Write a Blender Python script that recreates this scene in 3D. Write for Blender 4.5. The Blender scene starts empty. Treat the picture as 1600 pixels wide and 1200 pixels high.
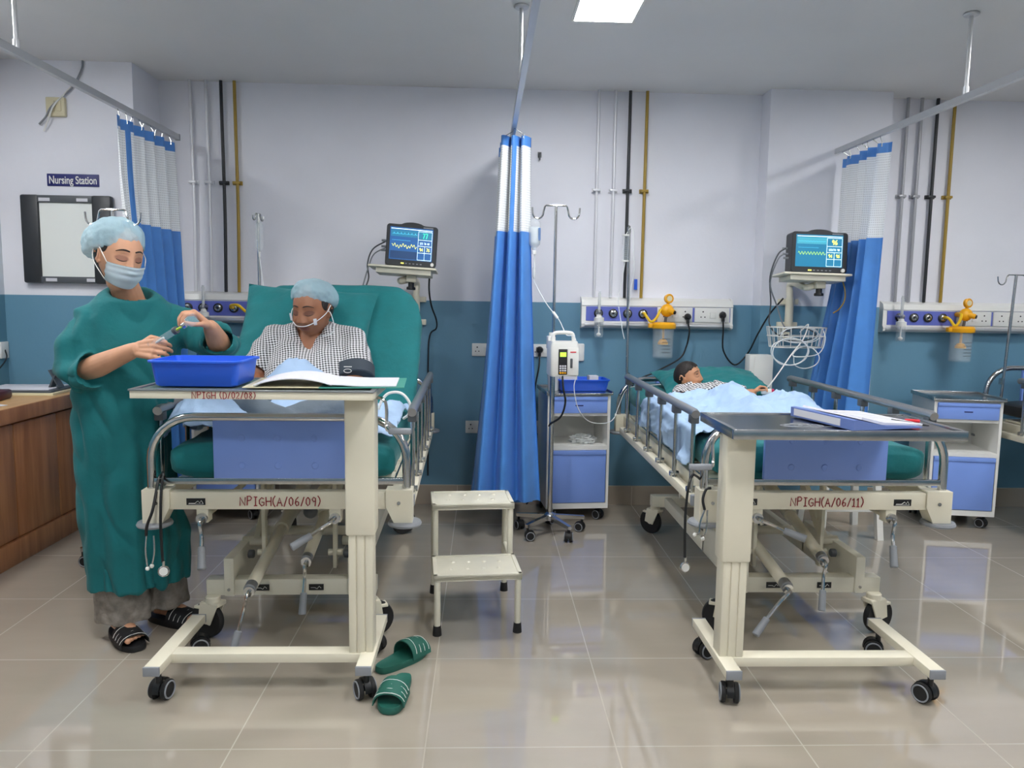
import bpy, bmesh, math, random
from mathutils import Vector as V, Matrix as M, noise
from math import sin, cos, pi, radians as R, sqrt, exp, atan2
random.seed(7)
SC = bpy.context.scene
COL = SC.collection

# ---------------------------------------------------------------- camera
def look():
    yaw, pit, rol, f = R(2.15), R(6.3), R(0.85), 1200.0
    F = V((sin(yaw)*cos(pit), cos(yaw)*cos(pit), -sin(pit)))
    r0 = V((cos(yaw), -sin(yaw), 0)); u0 = r0.cross(F)
    r = r0*cos(rol) + u0*sin(rol); u = u0*cos(rol) - r0*sin(rol)
    cd = bpy.data.cameras.new('camera'); cam = bpy.data.objects.new('camera', cd)
    cd.sensor_fit = 'HORIZONTAL'; cd.sensor_width = 36.0; cd.lens = 36.0*f/1600.0
    cd.clip_start = 0.05; cd.clip_end = 60
    m = M((r, u, -F)).transposed().to_4x4(); m.translation = V((0, 0, 1.4))
    cam.matrix_world = m
    COL.objects.link(cam); SC.camera = cam
look()

# ---------------------------------------------------------------- world, exposure
w = bpy.data.worlds.new('world'); SC.world = w; w.use_nodes = True
w.node_tree.nodes['Background'].inputs[0].default_value = (0.75, 0.8, 0.9, 1)
w.node_tree.nodes['Background'].inputs[1].default_value = 0.05
vs = SC.view_settings
SC.display_settings.display_device = 'sRGB'
vs.view_transform = 'Standard'; vs.look = 'None'; vs.gamma = 1.0; vs.use_curve_mapping = False
vs.exposure = 0.0
LAMP = 94.0        # emission strength of the LED ceiling panels
# (x, y, half x, half y) of the room's LED ceiling panels; only the first one is in the photograph
PANELS = [(0.56, 3.72, 0.14, 0.155), (3.15, 3.55, 0.14, 0.155), (-2.5, 3.2, 0.14, 0.155), (-1.1, 1.9, 0.14, 0.155),
          (0.56, 1.5, 0.14, 0.155), (2.3, 1.9, 0.14, 0.155), (4.3, 1.5, 0.14, 0.155),
          (-1.6, -0.6, 0.14, 0.155), (0.56, -0.6, 0.14, 0.155), (2.6, -0.6, 0.14, 0.155)]

# ---------------------------------------------------------------- helpers
def lin(c):
    if isinstance(c, str):
        c = [int(c[i:i+2], 16)/255 for i in (0, 2, 4)]
    return tuple((x/12.92 if x <= .04045 else ((x+.055)/1.055)**2.4) for x in c) + (1,)

def mat(name, col, rough=.5, metal=0, var=0, vscale=8, bump=0, bscale=60, spec=.5, emit=0, alpha=1, trans=0, sheen=0, coat=0):
    m = bpy.data.materials.new(name); m.use_nodes = True
    nt = m.node_tree; b = nt.nodes['Principled BSDF']; c = lin(col)
    b.inputs['Base Color'].default_value = c
    b.inputs['Roughness'].default_value = rough; b.inputs['Metallic'].default_value = metal
    b.inputs['Specular IOR Level'].default_value = spec
    if sheen: b.inputs['Sheen Weight'].default_value = sheen
    if coat: b.inputs['Coat Weight'].default_value = coat
    if trans: b.inputs['Transmission Weight'].default_value = trans
    if alpha < 1: b.inputs['Alpha'].default_value = alpha
    if emit:
        b.inputs['Emission Color'].default_value = c; b.inputs['Emission Strength'].default_value = emit
    if var or bump:
        tc = nt.nodes.new('ShaderNodeTexCoord')
        if var:
            n = nt.nodes.new('ShaderNodeTexNoise'); n.inputs['Scale'].default_value = vscale; n.inputs['Detail'].default_value = 4
            nt.links.new(tc.outputs['Object'], n.inputs['Vector'])
            mr = nt.nodes.new('ShaderNodeMapRange'); mr.inputs[1].default_value = .3; mr.inputs[2].default_value = .7
            mr.inputs[3].default_value = 1-var; mr.inputs[4].default_value = 1+var
            nt.links.new(n.outputs['Fac'], mr.inputs[0])
            mx = nt.nodes.new('ShaderNodeVectorMath'); mx.operation = 'SCALE'; mx.inputs[0].default_value = c[:3]
            nt.links.new(mr.outputs[0], mx.inputs['Scale']); nt.links.new(mx.outputs[0], b.inputs['Base Color'])
        if bump:
            n2 = nt.nodes.new('ShaderNodeTexNoise'); n2.inputs['Scale'].default_value = bscale; n2.inputs['Detail'].default_value = 3
            nt.links.new(tc.outputs['Object'], n2.inputs['Vector'])
            bp = nt.nodes.new('ShaderNodeBump'); bp.inputs['Strength'].default_value = bump; bp.inputs['Distance'].default_value = .01
            nt.links.new(n2.outputs['Fac'], bp.inputs['Height']); nt.links.new(bp.outputs[0], b.inputs['Normal'])
    return m

def world_of(o):
    m = o.matrix_basis.copy(); p = o.parent
    while p: m = p.matrix_basis @ m; p = p.parent
    return m

def finish(bm, ang=38):
    bmesh.ops.recalc_face_normals(bm, faces=bm.faces)
    a = R(ang)
    for f in bm.faces: f.smooth = True
    for e in bm.edges:
        if len(e.link_faces) == 2 and e.calc_face_angle(0) > a: e.smooth = False

def obj(name, bm, mats, parent=None, ws=False, ang=38, label=None, recalc=True):
    """link a bmesh as one mesh object; ws: its coordinates are in world space"""
    if ws and parent is not None:
        bm.transform(world_of(parent).inverted())
    finish(bm, ang)
    me = bpy.data.meshes.new(name); bm.to_mesh(me); bm.free()
    for m in (mats if isinstance(mats, (list, tuple)) else [mats]): me.materials.append(m)
    o = bpy.data.objects.new(name, me); COL.objects.link(o)
    if parent is not None: o.parent = parent
    if label: o['label'] = label
    return o

def tag(o, label, cat, group=None):
    o['label'] = label; o['category'] = cat
    if group: o['group'] = group
    return o

def thing(name, label, cat, loc=(0, 0, 0), rz=0, group=None):
    o = bpy.data.objects.new(name, None); COL.objects.link(o)
    o.empty_display_size = .05
    o.location = loc; o.rotation_euler = (0, 0, rz)
    return tag(o, label, cat, group)

def single(name, bm, mats, label, cat, group=None, ang=38):
    """a thing that is one mesh given in world coordinates; its origin goes to its base"""
    vs_ = [v.co for v in bm.verts]
    mn = [min(c[i] for c in vs_) for i in range(3)]; mx = [max(c[i] for c in vs_) for i in range(3)]
    c = V(((mn[0]+mx[0])/2, (mn[1]+mx[1])/2, mn[2]))
    bmesh.ops.translate(bm, verts=bm.verts, vec=-c)
    o = obj(name, bm, mats, ang=ang); o.location = c
    return tag(o, label, cat, group)

def struct(name, bm, mats, ang=38):
    o = obj(name, bm, mats, ang=ang); o['kind'] = 'structure'; return o

def kids(o): return [c for c in bpy.data.objects if c.parent == o]

def copy_tree(o, parent=None):
    c = o.copy(); COL.objects.link(c)
    if parent is not None: c.parent = parent
    for ch in kids(o):
        if ch is not c: copy_tree(ch, c)
    return c

nb = bmesh.new

def _mi(bm, n0, mi):
    if mi:
        bm.faces.ensure_lookup_table()
        for i in range(n0, len(bm.faces)): bm.faces[i].material_index = mi

def box(bm, lo, hi, bev=0, rot=None, mi=0, seg=2):
    lo = V(lo); hi = V(hi); c = (lo+hi)/2; s = hi-lo
    t = nb(); bmesh.ops.create_cube(t, size=1, matrix=M.Diagonal((abs(s.x), abs(s.y), abs(s.z), 1)))
    if bev:
        bmesh.ops.bevel(t, geom=list(t.edges), offset=min(bev, .49*min(abs(s.x), abs(s.y), abs(s.z))), segments=seg, affect='EDGES', profile=.5)
    m = M.Translation(c)
    if rot is not None: m = m @ rot.to_4x4()
    t.transform(m); add(bm, t, mi)

def add(bm, t, mi=0):
    if mi:
        for f in t.faces: f.material_index = mi
    me = bpy.data.meshes.new('tmp'); t.to_mesh(me); t.free(); bm.from_mesh(me); bpy.data.meshes.remove(me)

def frame(d):
    d = V(d).normalized(); a = V((0, 0, 1)) if abs(d.z) < .9 else V((0, 1, 0))
    u = a.cross(d).normalized(); return u, d.cross(u), d

def rings(bm, rs, closed=False, capa=True, capb=True, mi=0):
    """skin a list of vertex rings (lists of points)"""
    L = [[bm.verts.new(p) for p in r] for r in rs]; n = len(L[0]); n0 = []
    m = len(L)
    for i in range(m if closed else m-1):
        a, b = L[i], L[(i+1) % m]
        for j in range(n):
            n0.append(bm.faces.new((a[j], a[(j+1) % n], b[(j+1) % n], b[j])))
    if not closed:
        if capa: n0.append(bm.faces.new(L[0][::-1]))
        if capb: n0.append(bm.faces.new(L[-1]))
    for f in n0: f.material_index = mi

def circ(c, u, v, r, n, r2=None):
    r2 = r if r2 is None else r2
    return [V(c)+u*(r*cos(2*pi*k/n))+v*(r2*sin(2*pi*k/n)) for k in range(n)]

def cyl(bm, p0, p1, r, r2=None, n=20, mi=0, bev=0):
    p0 = V(p0); p1 = V(p1); u, v, d = frame(p1-p0); r2 = r if r2 is None else r2
    if bev:
        rs = [circ(p0, u, v, r-bev, n), circ(p0+d*bev, u, v, r, n), circ(p1-d*bev, u, v, r2, n), circ(p1, u, v, r2-bev, n)]
    else: rs = [circ(p0, u, v, r, n), circ(p1, u, v, r2, n)]
    rings(bm, rs, mi=mi)

def tube(bm, pts, r, n=8, closed=False, mi=0):
    pts = [V(p) for p in pts]; m = len(pts)
    rr = r if isinstance(r, (list, tuple)) else [r]*m
    rs = []; u = None
    for i, p in enumerate(pts):
        a = pts[(i-1) % m] if (closed or i) else p; b = pts[(i+1) % m] if (closed or i < m-1) else p
        d = (b-a)
        if d.length < 1e-9: d = V((0, 0, 1))
        d.normalize()
        if u is None: u, v, _ = frame(d)
        else:
            u = (u-d*u.dot(d))
            if u.length < 1e-6: u = frame(d)[0]
            u.normalize(); v = d.cross(u)
        rs.append(circ(p, u, v, rr[i], n))
    rings(bm, rs, closed=closed, mi=mi)

def lathe(bm, prof, c=(0, 0, 0), axis=(0, 0, 1), n=28, mi=0):
    """revolve (radius, height) points about an axis through c"""
    c = V(c); u, v, d = frame(axis)
    rs = [circ(c+d*h, u, v, max(r, 1e-4), n) for r, h in prof]
    rings(bm, rs, mi=mi)

def ell(bm, c, r, rot=None, mi=0, n=20):
    t = nb(); bmesh.ops.create_uvsphere(t, u_segments=n, v_segments=max(8, n//2+2), radius=1)
    m = M.Translation(V(c))
    if rot is not None: m = m @ rot.to_4x4()
    t.transform(m @ M.Diagonal((r[0], r[1], r[2], 1))); add(bm, t, mi)

def capsule(bm, p0, p1, r0, r1=None, n=14):
    p0 = V(p0); p1 = V(p1); r1 = r0 if r1 is None else r1; u, v, d = frame(p1-p0)
    rs = []
    for k in range(5):
        a = pi/2*(1-k/4); rs.append(circ(p0-d*(r0*sin(a)), u, v, max(r0*cos(a), 1e-4), n))
    for k in range(5):
        a = pi/2*k/4; rs.append(circ(p1+d*(r1*sin(a)), u, v, max(r1*cos(a), 1e-4), n))
    rings(bm, rs)

def chain(bm, pts, rad, n=14):
    for i in range(len(pts)-1): capsule(bm, pts[i], pts[i+1], rad[i], rad[i+1], n)

def spline(pts, k=6):
    P = [V(p) for p in pts]; out = []
    P = [P[0]*2-P[1]] + P + [P[-1]*2-P[-2]]
    for i in range(1, len(P)-2):
        for j in range(k):
            t = j/k; a, b, c, d = P[i-1], P[i], P[i+1], P[i+2]
            out.append(.5*((2*b)+(c-a)*t+(2*a-5*b+4*c-d)*t*t+(3*b-a-3*c+d)*t**3))
    out.append(P[-2]); return out

def ss(a, b, x):
    t = max(0, min(1, (x-a)/(b-a))); return t*t*(3-2*t)

def gs(x, s): return exp(-(x/s)**2)

def fuse(name, bm, vox, sm, mats, parent=None, paint=None, disp=None, ws=True, label=None):
    """weld overlapping closed shapes into ONE continuous surface"""
    bmesh.ops.recalc_face_normals(bm, faces=bm.faces)
    me = bpy.data.meshes.new('tmp'); bm.to_mesh(me); bm.free()
    t = bpy.data.objects.new('tmp', me); COL.objects.link(t)
    md = t.modifiers.new('r', 'REMESH'); md.mode = 'VOXEL'; md.voxel_size = vox
    if sm:
        m2 = t.modifiers.new('s', 'SMOOTH'); m2.factor = .5; m2.iterations = sm
    dg = bpy.context.evaluated_depsgraph_get()
    ne = bpy.data.meshes.new_from_object(t.evaluated_get(dg)); ne.name = name
    bpy.data.objects.remove(t); bpy.data.meshes.remove(me)
    if disp:
        ne.update(); nn = [v.normal.copy() for v in ne.vertices]
        for v, q in zip(ne.vertices, nn): v.co = disp(v.co.copy(), q)
    ne.materials.clear()
    for m in (mats if isinstance(mats, (list, tuple)) else [mats]): ne.materials.append(m)
    if paint:
        for p in ne.polygons: p.material_index = paint(p.center)
    else:
        for p in ne.polygons: p.material_index = 0
    for p in ne.polygons: p.use_smooth = True
    if ws and parent is not None: ne.transform(world_of(parent).inverted())
    o = bpy.data.objects.new(name, ne); COL.objects.link(o)
    if parent is not None: o.parent = parent
    if label: o['label'] = label
    return o

# hand-drawn letters as strokes on a unit-high cell
GL = {
 'N': (.62, [[(0, 0), (.03, 1), (.55, .02), (.6, 1)]]), 'P': (.55, [[(.02, 0), (.05, 1)], [(.0, .97), (.35, 1), (.52, .8), (.4, .55), (.05, .5)]]),
 'I': (.45, [[(.05, 0), (.42, .02)], [(.23, 0), (.25, 1)], [(.06, 1), (.44, .98)]]), 'G': (.6, [[(.55, .85), (.3, 1), (.05, .7), (.05, .3), (.3, 0), (.55, .15), (.55, .45), (.3, .45)]]),
 'H': (.6, [[(.04, 0), (.02, 1)], [(.56, 0), (.58, 1)], [(.02, .5), (.57, .52)]]), '(': (.3, [[(.28, 1.1), (.08, .8), (.02, .5), (.08, .2), (.26, -.1)]]),
 ')': (.3, [[(.02, 1.1), (.22, .8), (.28, .5), (.2, .2), (.04, -.12)]]), 'A': (.6, [[(0, 0), (.3, 1), (.58, 0)], [(.12, .4), (.48, .4)]]),
 'D': (.55, [[(.04, 0), (.05, 1)], [(.0, 1), (.35, .95), (.53, .6), (.5, .25), (.3, .02), (0, 0)]]), '/': (.4, [[(.02, -.05), (.38, 1.05)]]),
 '0': (.5, [[(.25, 1), (.05, .75), (.04, .3), (.22, 0), (.42, .2), (.46, .7), (.25, 1)]]), '1': (.35, [[(.02, .75), (.2, 1), (.2, 0)], [(0, 0), (.36, 0)]]),
 '2': (.5, [[(.03, .78), (.2, 1), (.43, .85), (.4, .6), (.03, .02), (.48, .03)]]), '4': (.5, [[(.35, 0), (.36, 1), (.02, .3), (.48, .3)]]),
 '6': (.5, [[(.4, 1), (.12, .7), (.04, .3), (.2, 0), (.42, .12), (.42, .42), (.22, .52), (.06, .3)]]), '7': (.5, [[(.03, 1), (.46, 1), (.18, 0)]]),
 '8': (.5, [[(.25, .52), (.07, .75), (.25, 1), (.43, .76), (.25, .52), (.03, .25), (.25, 0), (.47, .25), (.25, .52)]]),
 '9': (.5, [[(.44, .62), (.22, .48), (.05, .72), (.22, 1), (.43, .85), (.42, .4), (.36, 0)]]), ' ': (.3, []),
 '3': (.5, [[(.03, .85), (.25, 1), (.43, .78), (.2, .53), (.45, .28), (.25, 0), (.02, .14)]]),
}
def strokes(bm, text, o, xd, yd, h, r, gap=.16, mi=0, wx=1.0, jit=0):
    o = V(o); xd = V(xd).normalized(); yd = V(yd).normalized(); x = 0
    rnd = random.Random(len(text)*7+3)
    for ch in text:
        wd, st = GL[ch]
        dy = rnd.uniform(-jit, jit); sc = 1+rnd.uniform(-jit, jit)
        for s in st:
            tube(bm, [o+xd*((x+px*wx)*h)+yd*((py*sc+dy)*h) for px, py in s], r, n=6, mi=mi)
        x += wd*wx+gap
    return x*h
def text_len(text, h, gap=.16, wx=1.0): return sum(GL[c][0]*wx+gap for c in text)*h - gap*h
# ---------------------------------------------------------------- materials
def wall_mat(upper, dado, name):
    m = mat(name, upper, .55); nt = m.node_tree; b = nt.nodes['Principled BSDF']
    tc = nt.nodes.new('ShaderNodeTexCoord'); sp = nt.nodes.new('ShaderNodeSeparateXYZ'); nt.links.new(tc.outputs['Object'], sp.inputs[0])
    cmp_ = nt.nodes.new('ShaderNodeMath'); cmp_.operation = 'GREATER_THAN'; cmp_.inputs[1].default_value = 1.383
    nt.links.new(sp.outputs['Z'], cmp_.inputs[0])
    n = nt.nodes.new('ShaderNodeTexNoise'); n.inputs['Scale'].default_value = 1.7; n.inputs['Detail'].default_value = 5
    nt.links.new(tc.outputs['Object'], n.inputs['Vector'])
    mr = nt.nodes.new('ShaderNodeMapRange'); mr.inputs[1].default_value = .3; mr.inputs[2].default_value = .7; mr.inputs[3].default_value = .96; mr.inputs[4].default_value = 1.04
    nt.links.new(n.outputs['Fac'], mr.inputs[0])
    mx = nt.nodes.new('ShaderNodeMix'); mx.data_type = 'RGBA'
    mx.inputs[6].default_value = lin(dado); mx.inputs[7].default_value = lin(upper); nt.links.new(cmp_.outputs[0], mx.inputs[0])
    sc = nt.nodes.new('ShaderNodeVectorMath'); sc.operation = 'SCALE'
    nt.links.new(mx.outputs[2], sc.inputs[0]); nt.links.new(mr.outputs[0], sc.inputs['Scale']); nt.links.new(sc.outputs[0], b.inputs['Base Color'])
    r = nt.nodes.new('ShaderNodeMapRange'); r.inputs[3].default_value = .42; r.inputs[4].default_value = .6
    nt.links.new(cmp_.outputs[0], r.inputs[0]); nt.links.new(r.outputs[0], b.inputs['Roughness'])
    n2 = nt.nodes.new('ShaderNodeTexNoise'); n2.inputs['Scale'].default_value = 45
    nt.links.new(tc.outputs['Object'], n2.inputs['Vector'])
    bp = nt.nodes.new('ShaderNodeBump'); bp.inputs['Strength'].default_value = .06; bp.inputs['Distance'].default_value = .01
    nt.links.new(n2.outputs['Fac'], bp.inputs['Height']); nt.links.new(bp.outputs[0], b.inputs['Normal'])
    return m

def tile_mat(name, col, grout, rough, x0, y0, size, axes=('X', 'Y'), line=.0022):
    m = mat(name, col, rough, spec=.9, coat=.5); nt = m.node_tree; b = nt.nodes['Principled BSDF']
    tc = nt.nodes.new('ShaderNodeTexCoord'); sp = nt.nodes.new('ShaderNodeSeparateXYZ'); nt.links.new(tc.outputs['Object'], sp.inputs[0])
    def mth(op, a, bb=None):
        n = nt.nodes.new('ShaderNodeMath'); n.operation = op
        for i, q in enumerate((a, bb)):
            if q is None: continue
            if isinstance(q, (int, float)): n.inputs[i].default_value = q
            else: nt.links.new(q, n.inputs[i])
        return n.outputs[0]
    d = []; cell = []
    for ax, o in zip(axes, (x0, y0)):
        t = mth('DIVIDE', mth('SUBTRACT', sp.outputs[ax], o), size); fr = mth('FRACT', t)
        cell.append(mth('FLOOR', t))
        d.append(mth('MINIMUM', fr, mth('SUBTRACT', 1.0, fr)))
    ln = mth('LESS_THAN', mth('MINIMUM', d[0], d[1]), line/size)
    cv = nt.nodes.new('ShaderNodeCombineXYZ'); nt.links.new(cell[0], cv.inputs[0]); nt.links.new(cell[1], cv.inputs[1])
    wn = nt.nodes.new('ShaderNodeTexWhiteNoise'); nt.links.new(cv.outputs[0], wn.inputs['Vector'])
    mp = nt.nodes.new('ShaderNodeMapping'); mp.inputs['Scale'].default_value = (1.0, 4.0, 1.0); nt.links.new(tc.outputs['Object'], mp.inputs[0])
    n = nt.nodes.new('ShaderNodeTexNoise'); n.inputs['Scale'].default_value = 2.2; n.inputs['Detail'].default_value = 6
    nt.links.new(mp.outputs[0], n.inputs['Vector'])
    s = mth('ADD', mth('MULTIPLY', n.outputs['Fac'], .22), mth('MULTIPLY', wn.outputs[0], .05)); s = mth('ADD', s, .865)
    sc = nt.nodes.new('ShaderNodeVectorMath'); sc.operation = 'SCALE'; sc.inputs[0].default_value = lin(col)[:3]; nt.links.new(s, sc.inputs['Scale'])
    mx = nt.nodes.new('ShaderNodeMix'); mx.data_type = 'RGBA'; nt.links.new(ln, mx.inputs[0]); nt.links.new(sc.outputs[0], mx.inputs[6]); mx.inputs[7].default_value = lin(grout)
    nt.links.new(mx.outputs[2], b.inputs['Base Color'])
    rr = nt.nodes.new('ShaderNodeMapRange'); rr.inputs[3].default_value = rough; rr.inputs[4].default_value = .6; nt.links.new(ln, rr.inputs[0]); nt.links.new(rr.outputs[0], b.inputs['Roughness'])
    return m

def gingham_mat(name, dark, light, per, rot=0):
    m = mat(name, light, .85); nt = m.node_tree; b = nt.nodes['Principled BSDF']
    tc = nt.nodes.new('ShaderNodeTexCoord'); sp = nt.nodes.new('ShaderNodeSeparateXYZ')
    mp = nt.nodes.new('ShaderNodeMapping'); mp.inputs['Rotation'].default_value = (0, R(rot), 0)
    nt.links.new(tc.outputs['Object'], mp.inputs[0]); nt.links.new(mp.outputs[0], sp.inputs[0])
    def mth(op, a, bb=None):
        n = nt.nodes.new('ShaderNodeMath'); n.operation = op
        for i, q in enumerate((a, bb)):
            if q is None: continue
            if isinstance(q, (int, float)): n.inputs[i].default_value = q
            else: nt.links.new(q, n.inputs[i])
        return n.outputs[0]
    # stripes across the body's x, and along its height plus depth
    sx = mth('LESS_THAN', mth('FRACT', mth('DIVIDE', sp.outputs['X'], per)), .5)
    sz = mth('LESS_THAN', mth('FRACT', mth('DIVIDE', mth('ADD', sp.outputs['Z'], mth('MULTIPLY', sp.outputs['Y'], .5)), per)), .5)
    f = mth('MULTIPLY', mth('ADD', sx, sz), .5)
    mx = nt.nodes.new('ShaderNodeMix'); mx.data_type = 'RGBA'; mx.inputs[6].default_value = lin(light); mx.inputs[7].default_value = lin(dark)
    nt.links.new(f, mx.inputs[0]); nt.links.new(mx.outputs[2], b.inputs['Base Color'])
    return m

def net_mat(name):
    """open white netting: real holes between the threads, laid out by the mesh's own UV map (metres)"""
    m = mat(name, 'E9ECEF', .7); nt = m.node_tree; b = nt.nodes['Principled BSDF']
    uv = nt.nodes.new('ShaderNodeUVMap'); sp = nt.nodes.new('ShaderNodeSeparateXYZ'); nt.links.new(uv.outputs[0], sp.inputs[0])
    def mth(op, a, bb=None):
        n = nt.nodes.new('ShaderNodeMath'); n.operation = op
        for i, q in enumerate((a, bb)):
            if q is None: continue
            if isinstance(q, (int, float)): n.inputs[i].default_value = q
            else: nt.links.new(q, n.inputs[i])
        return n.outputs[0]
    fx = mth('LESS_THAN', mth('FRACT', mth('DIVIDE', sp.outputs['X'], .0135)), .4)
    fy = mth('LESS_THAN', mth('FRACT', mth('DIVIDE', sp.outputs['Y'], .0135)), .4)
    th = mth('MAXIMUM', fx, fy)
    a = mth('ADD', mth('MULTIPLY', th, .28), .70)
    nt.links.new(a, b.inputs['Alpha'])
    return m

def wood_mat(name, c1, c2, scale=(9, .6, 9)):
    m = mat(name, c1, .38); nt = m.node_tree; b = nt.nodes['Principled BSDF']
    tc = nt.nodes.new('ShaderNodeTexCoord'); mp = nt.nodes.new('ShaderNodeMapping'); mp.inputs['Scale'].default_value = scale
    nt.links.new(tc.outputs['Object'], mp.inputs[0])
    n = nt.nodes.new('ShaderNodeTexNoise'); n.inputs['Scale'].default_value = 3; n.inputs['Detail'].default_value = 8; n.inputs['Distortion'].default_value = .6
    nt.links.new(mp.outputs[0], n.inputs['Vector'])
    cr = nt.nodes.new('ShaderNodeValToRGB'); cr.color_ramp.elements[0].position = .35; cr.color_ramp.elements[1].position = .68
    cr.color_ramp.elements[0].color = lin(c1); cr.color_ramp.elements[1].color = lin(c2)
    nt.links.new(n.outputs['Fac'], cr.inputs[0]); nt.links.new(cr.outputs[0], b.inputs['Base Color'])
    return m

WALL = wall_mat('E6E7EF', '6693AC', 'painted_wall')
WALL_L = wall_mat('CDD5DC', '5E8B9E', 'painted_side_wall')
CEIL = mat('ceiling_paint', 'DFDFDF', .8, var=.02, vscale=2)
FLOOR = tile_mat('polished_floor_tile', 'A69D90', 'B1A89A', .035, .43, 4.672, .6)
SKIRT = tile_mat('skirting_tile', 'B5A796', 'D0C5B4', .2, .43, -.467, .6, axes=('X', 'Z'))
LED = mat('led_diffuser', 'FFFFFF', .5, emit=LAMP)
WHITE = mat('white_plastic', 'E6E6E2', .4)
CREAM = mat('cream_powder_coat', 'E0DAC6', .35, var=.025, vscale=6)
IVORY = mat('ivory_paint', 'D9D5C4', .4, var=.04, vscale=9)
CHROME = mat('chrome', 'C9C9C9', .14, 1)
STEEL = mat('brushed_steel', 'B9BBBB', .24, 1, var=.06, vscale=30)
DSTEEL = mat('dull_steel', 'A3A5A8', .36, .85)
GREYP = mat('grey_plastic', '8C9096', .45)
DGREY = mat('dark_grey_plastic', '4E5257', .45)
BLACK = mat('black_plastic', '17181A', .42)
RUBBER = mat('black_rubber', '1B1B1C', .7)
ALU = mat('aluminium_track', 'C6C8CB', .35, .6)
BLUE = mat('blue_laminate', '7E9FEA', .32, var=.02, vscale=5)
PANELB = mat('periwinkle_panel', '7F9DE6', .35)
BPANEL = mat('blue_console_strip', '6672C6', .35)
TRAY = mat('blue_tray_plastic', '2560DD', .33)
CURT = mat('blue_curtain_cloth', '4686D3', .5, var=.05, vscale=14, bump=.08, bscale=300, sheen=.15)
NET = net_mat('white_curtain_net')
GREEN = mat('green_bed_linen', '037074', .8, var=.09, vscale=12, bump=.25, bscale=40, sheen=.1)
GOWNM = mat('green_gown_cloth', '04666A', .85, var=.08, vscale=10, bump=.2, bscale=55, sheen=.05)
BLANK = mat('pale_blue_sheet', 'A9C4E4', .8, var=.05, vscale=10, bump=.25, bscale=35)
TROUS = mat('slate_grey_cloth', '66717B', .85, var=.08, vscale=12, bump=.2)
MOTTLE = mat('mottled_grey_cloth', '8B847C', .9, var=.35, vscale=26, bump=.3)
GINGH = gingham_mat('black_white_gingham', '17171C', 'E8E8EA', .0135, 12)
GINGHS = gingham_mat('fine_gingham', '17171C', 'E8E8EA', .0155, 30)
def skin(name, col, lip, lid, rough=.5):
    m = mat(name, col, rough, var=.05, vscale=25); nt = m.node_tree; b = nt.nodes['Principled BSDF']
    src = b.inputs['Base Color'].links[0].from_socket
    for attr, c in (('lid', lid), ('lip', lip)):
        a = nt.nodes.new('ShaderNodeAttribute'); a.attribute_name = attr
        mx = nt.nodes.new('ShaderNodeMix'); mx.data_type = 'RGBA'
        nt.links.new(a.outputs['Fac'], mx.inputs[0]); nt.links.new(src, mx.inputs[6]); mx.inputs[7].default_value = lin(c); src = mx.outputs[2]
    nt.links.new(src, b.inputs['Base Color']); return m
SKIN1 = skin('light_skin', 'CB9879', 'B5705F', '9A6B58')
SKIN2 = skin('brown_skin', '99664A', '854C40', '6E4534', .45)
SKIN3 = skin('tan_skin', 'C48E6B', 'B06C5C', 'A87556')
HAIR = mat('dark_hair', '1E1612', .55, var=.3, vscale=60, bump=.4, bscale=160)
CAPM = mat('pale_blue_cap_fabric', 'B4D5E2', .75, var=.06, vscale=20, bump=.5, bscale=45, alpha=.62)
MASKM = mat('blue_mask_fabric', 'DCEEF7', .75, var=.03, vscale=20)
PAPER = mat('white_paper', 'D2D2D9', .7)
DOCP = mat('printed_paper', 'D6D6DE', .7, var=.05, vscale=60)
FOLDER = mat('blue_folder_card', '6277B2', .5)
GFOLD = mat('green_folder_card', '3E8E80', .5)
REDM = mat('red_marker_ink', '8E1A22', .5)
REDP = mat('red_plastic', 'D2202E', .4)
YEL = mat('yellow_plastic', 'F0AC12', .38)
YTUBE = mat('yellow_hose', 'EFC51E', .35)
YPIPE = mat('yellow_painted_pipe', 'A28430', .4)
BPIPE = mat('black_painted_pipe', '24262B', .4)
WPIPE = mat('white_painted_pipe', 'DDDEE3', .32, .15)
GPIPE = mat('grey_painted_pipe', 'A6A7AC', .35, .3)
WTUBE = mat('clear_white_tubing', 'E8ECEE', .25)
NAVY = mat('navy_sign', '1F2468', .5)
SCREENF = mat('black_screen_frame', '2A2D31', .45)
LITBOX = mat('viewer_screen', 'E4E8E4', .4)
def glassy(name, col, a):
    m = mat(name, col, .06, alpha=a, spec=.6); return m
CLEAR = glassy('clear_plastic', 'DCE8EE', .16)
MILKY = glassy('translucent_plastic', 'E6EAEA', .6)
WOODT = wood_mat('light_wood_top', 'B38A58', 'C79D69', (6, .7, 6))
WOODF = wood_mat('brown_wood_panel', '9A643E', 'B57E53', (7, 7, .6))
BEIGE = mat('beige_plastic', 'D8CFAE', .5)
SLIPG = mat('green_rubber', '1B5E51', .6)
SLIPK = mat('black_slipper_rubber', '16171A', .6)
MAROON = mat('maroon_plastic', '4A1620', .35)
CUFFM = mat('charcoal_cuff_cloth', '3A434D', .8)
def screen(name, col, e): return mat(name, col, .3, emit=e)
SC_BG = screen('screen_glow_blue', '1C6C8E', .9); SC_BG2 = screen('screen_glow_teal', '3E93A6', .9)
SC_W = screen('screen_white', 'D8F4FF', 1.2); SC_G = screen('screen_green', '40F0B0', 1.2); SC_Y = screen('screen_yellow', 'F2F06A', 1.2); SC_DB = screen('screen_navy', '103A66', .6); SC_LG = screen('screen_lime', 'B6E04A', 1.0)
SC_BG3 = screen('screen_deep_blue', '18508A', .9); SC_C = screen('screen_cyan', '58C4DC', 1.0)
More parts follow.
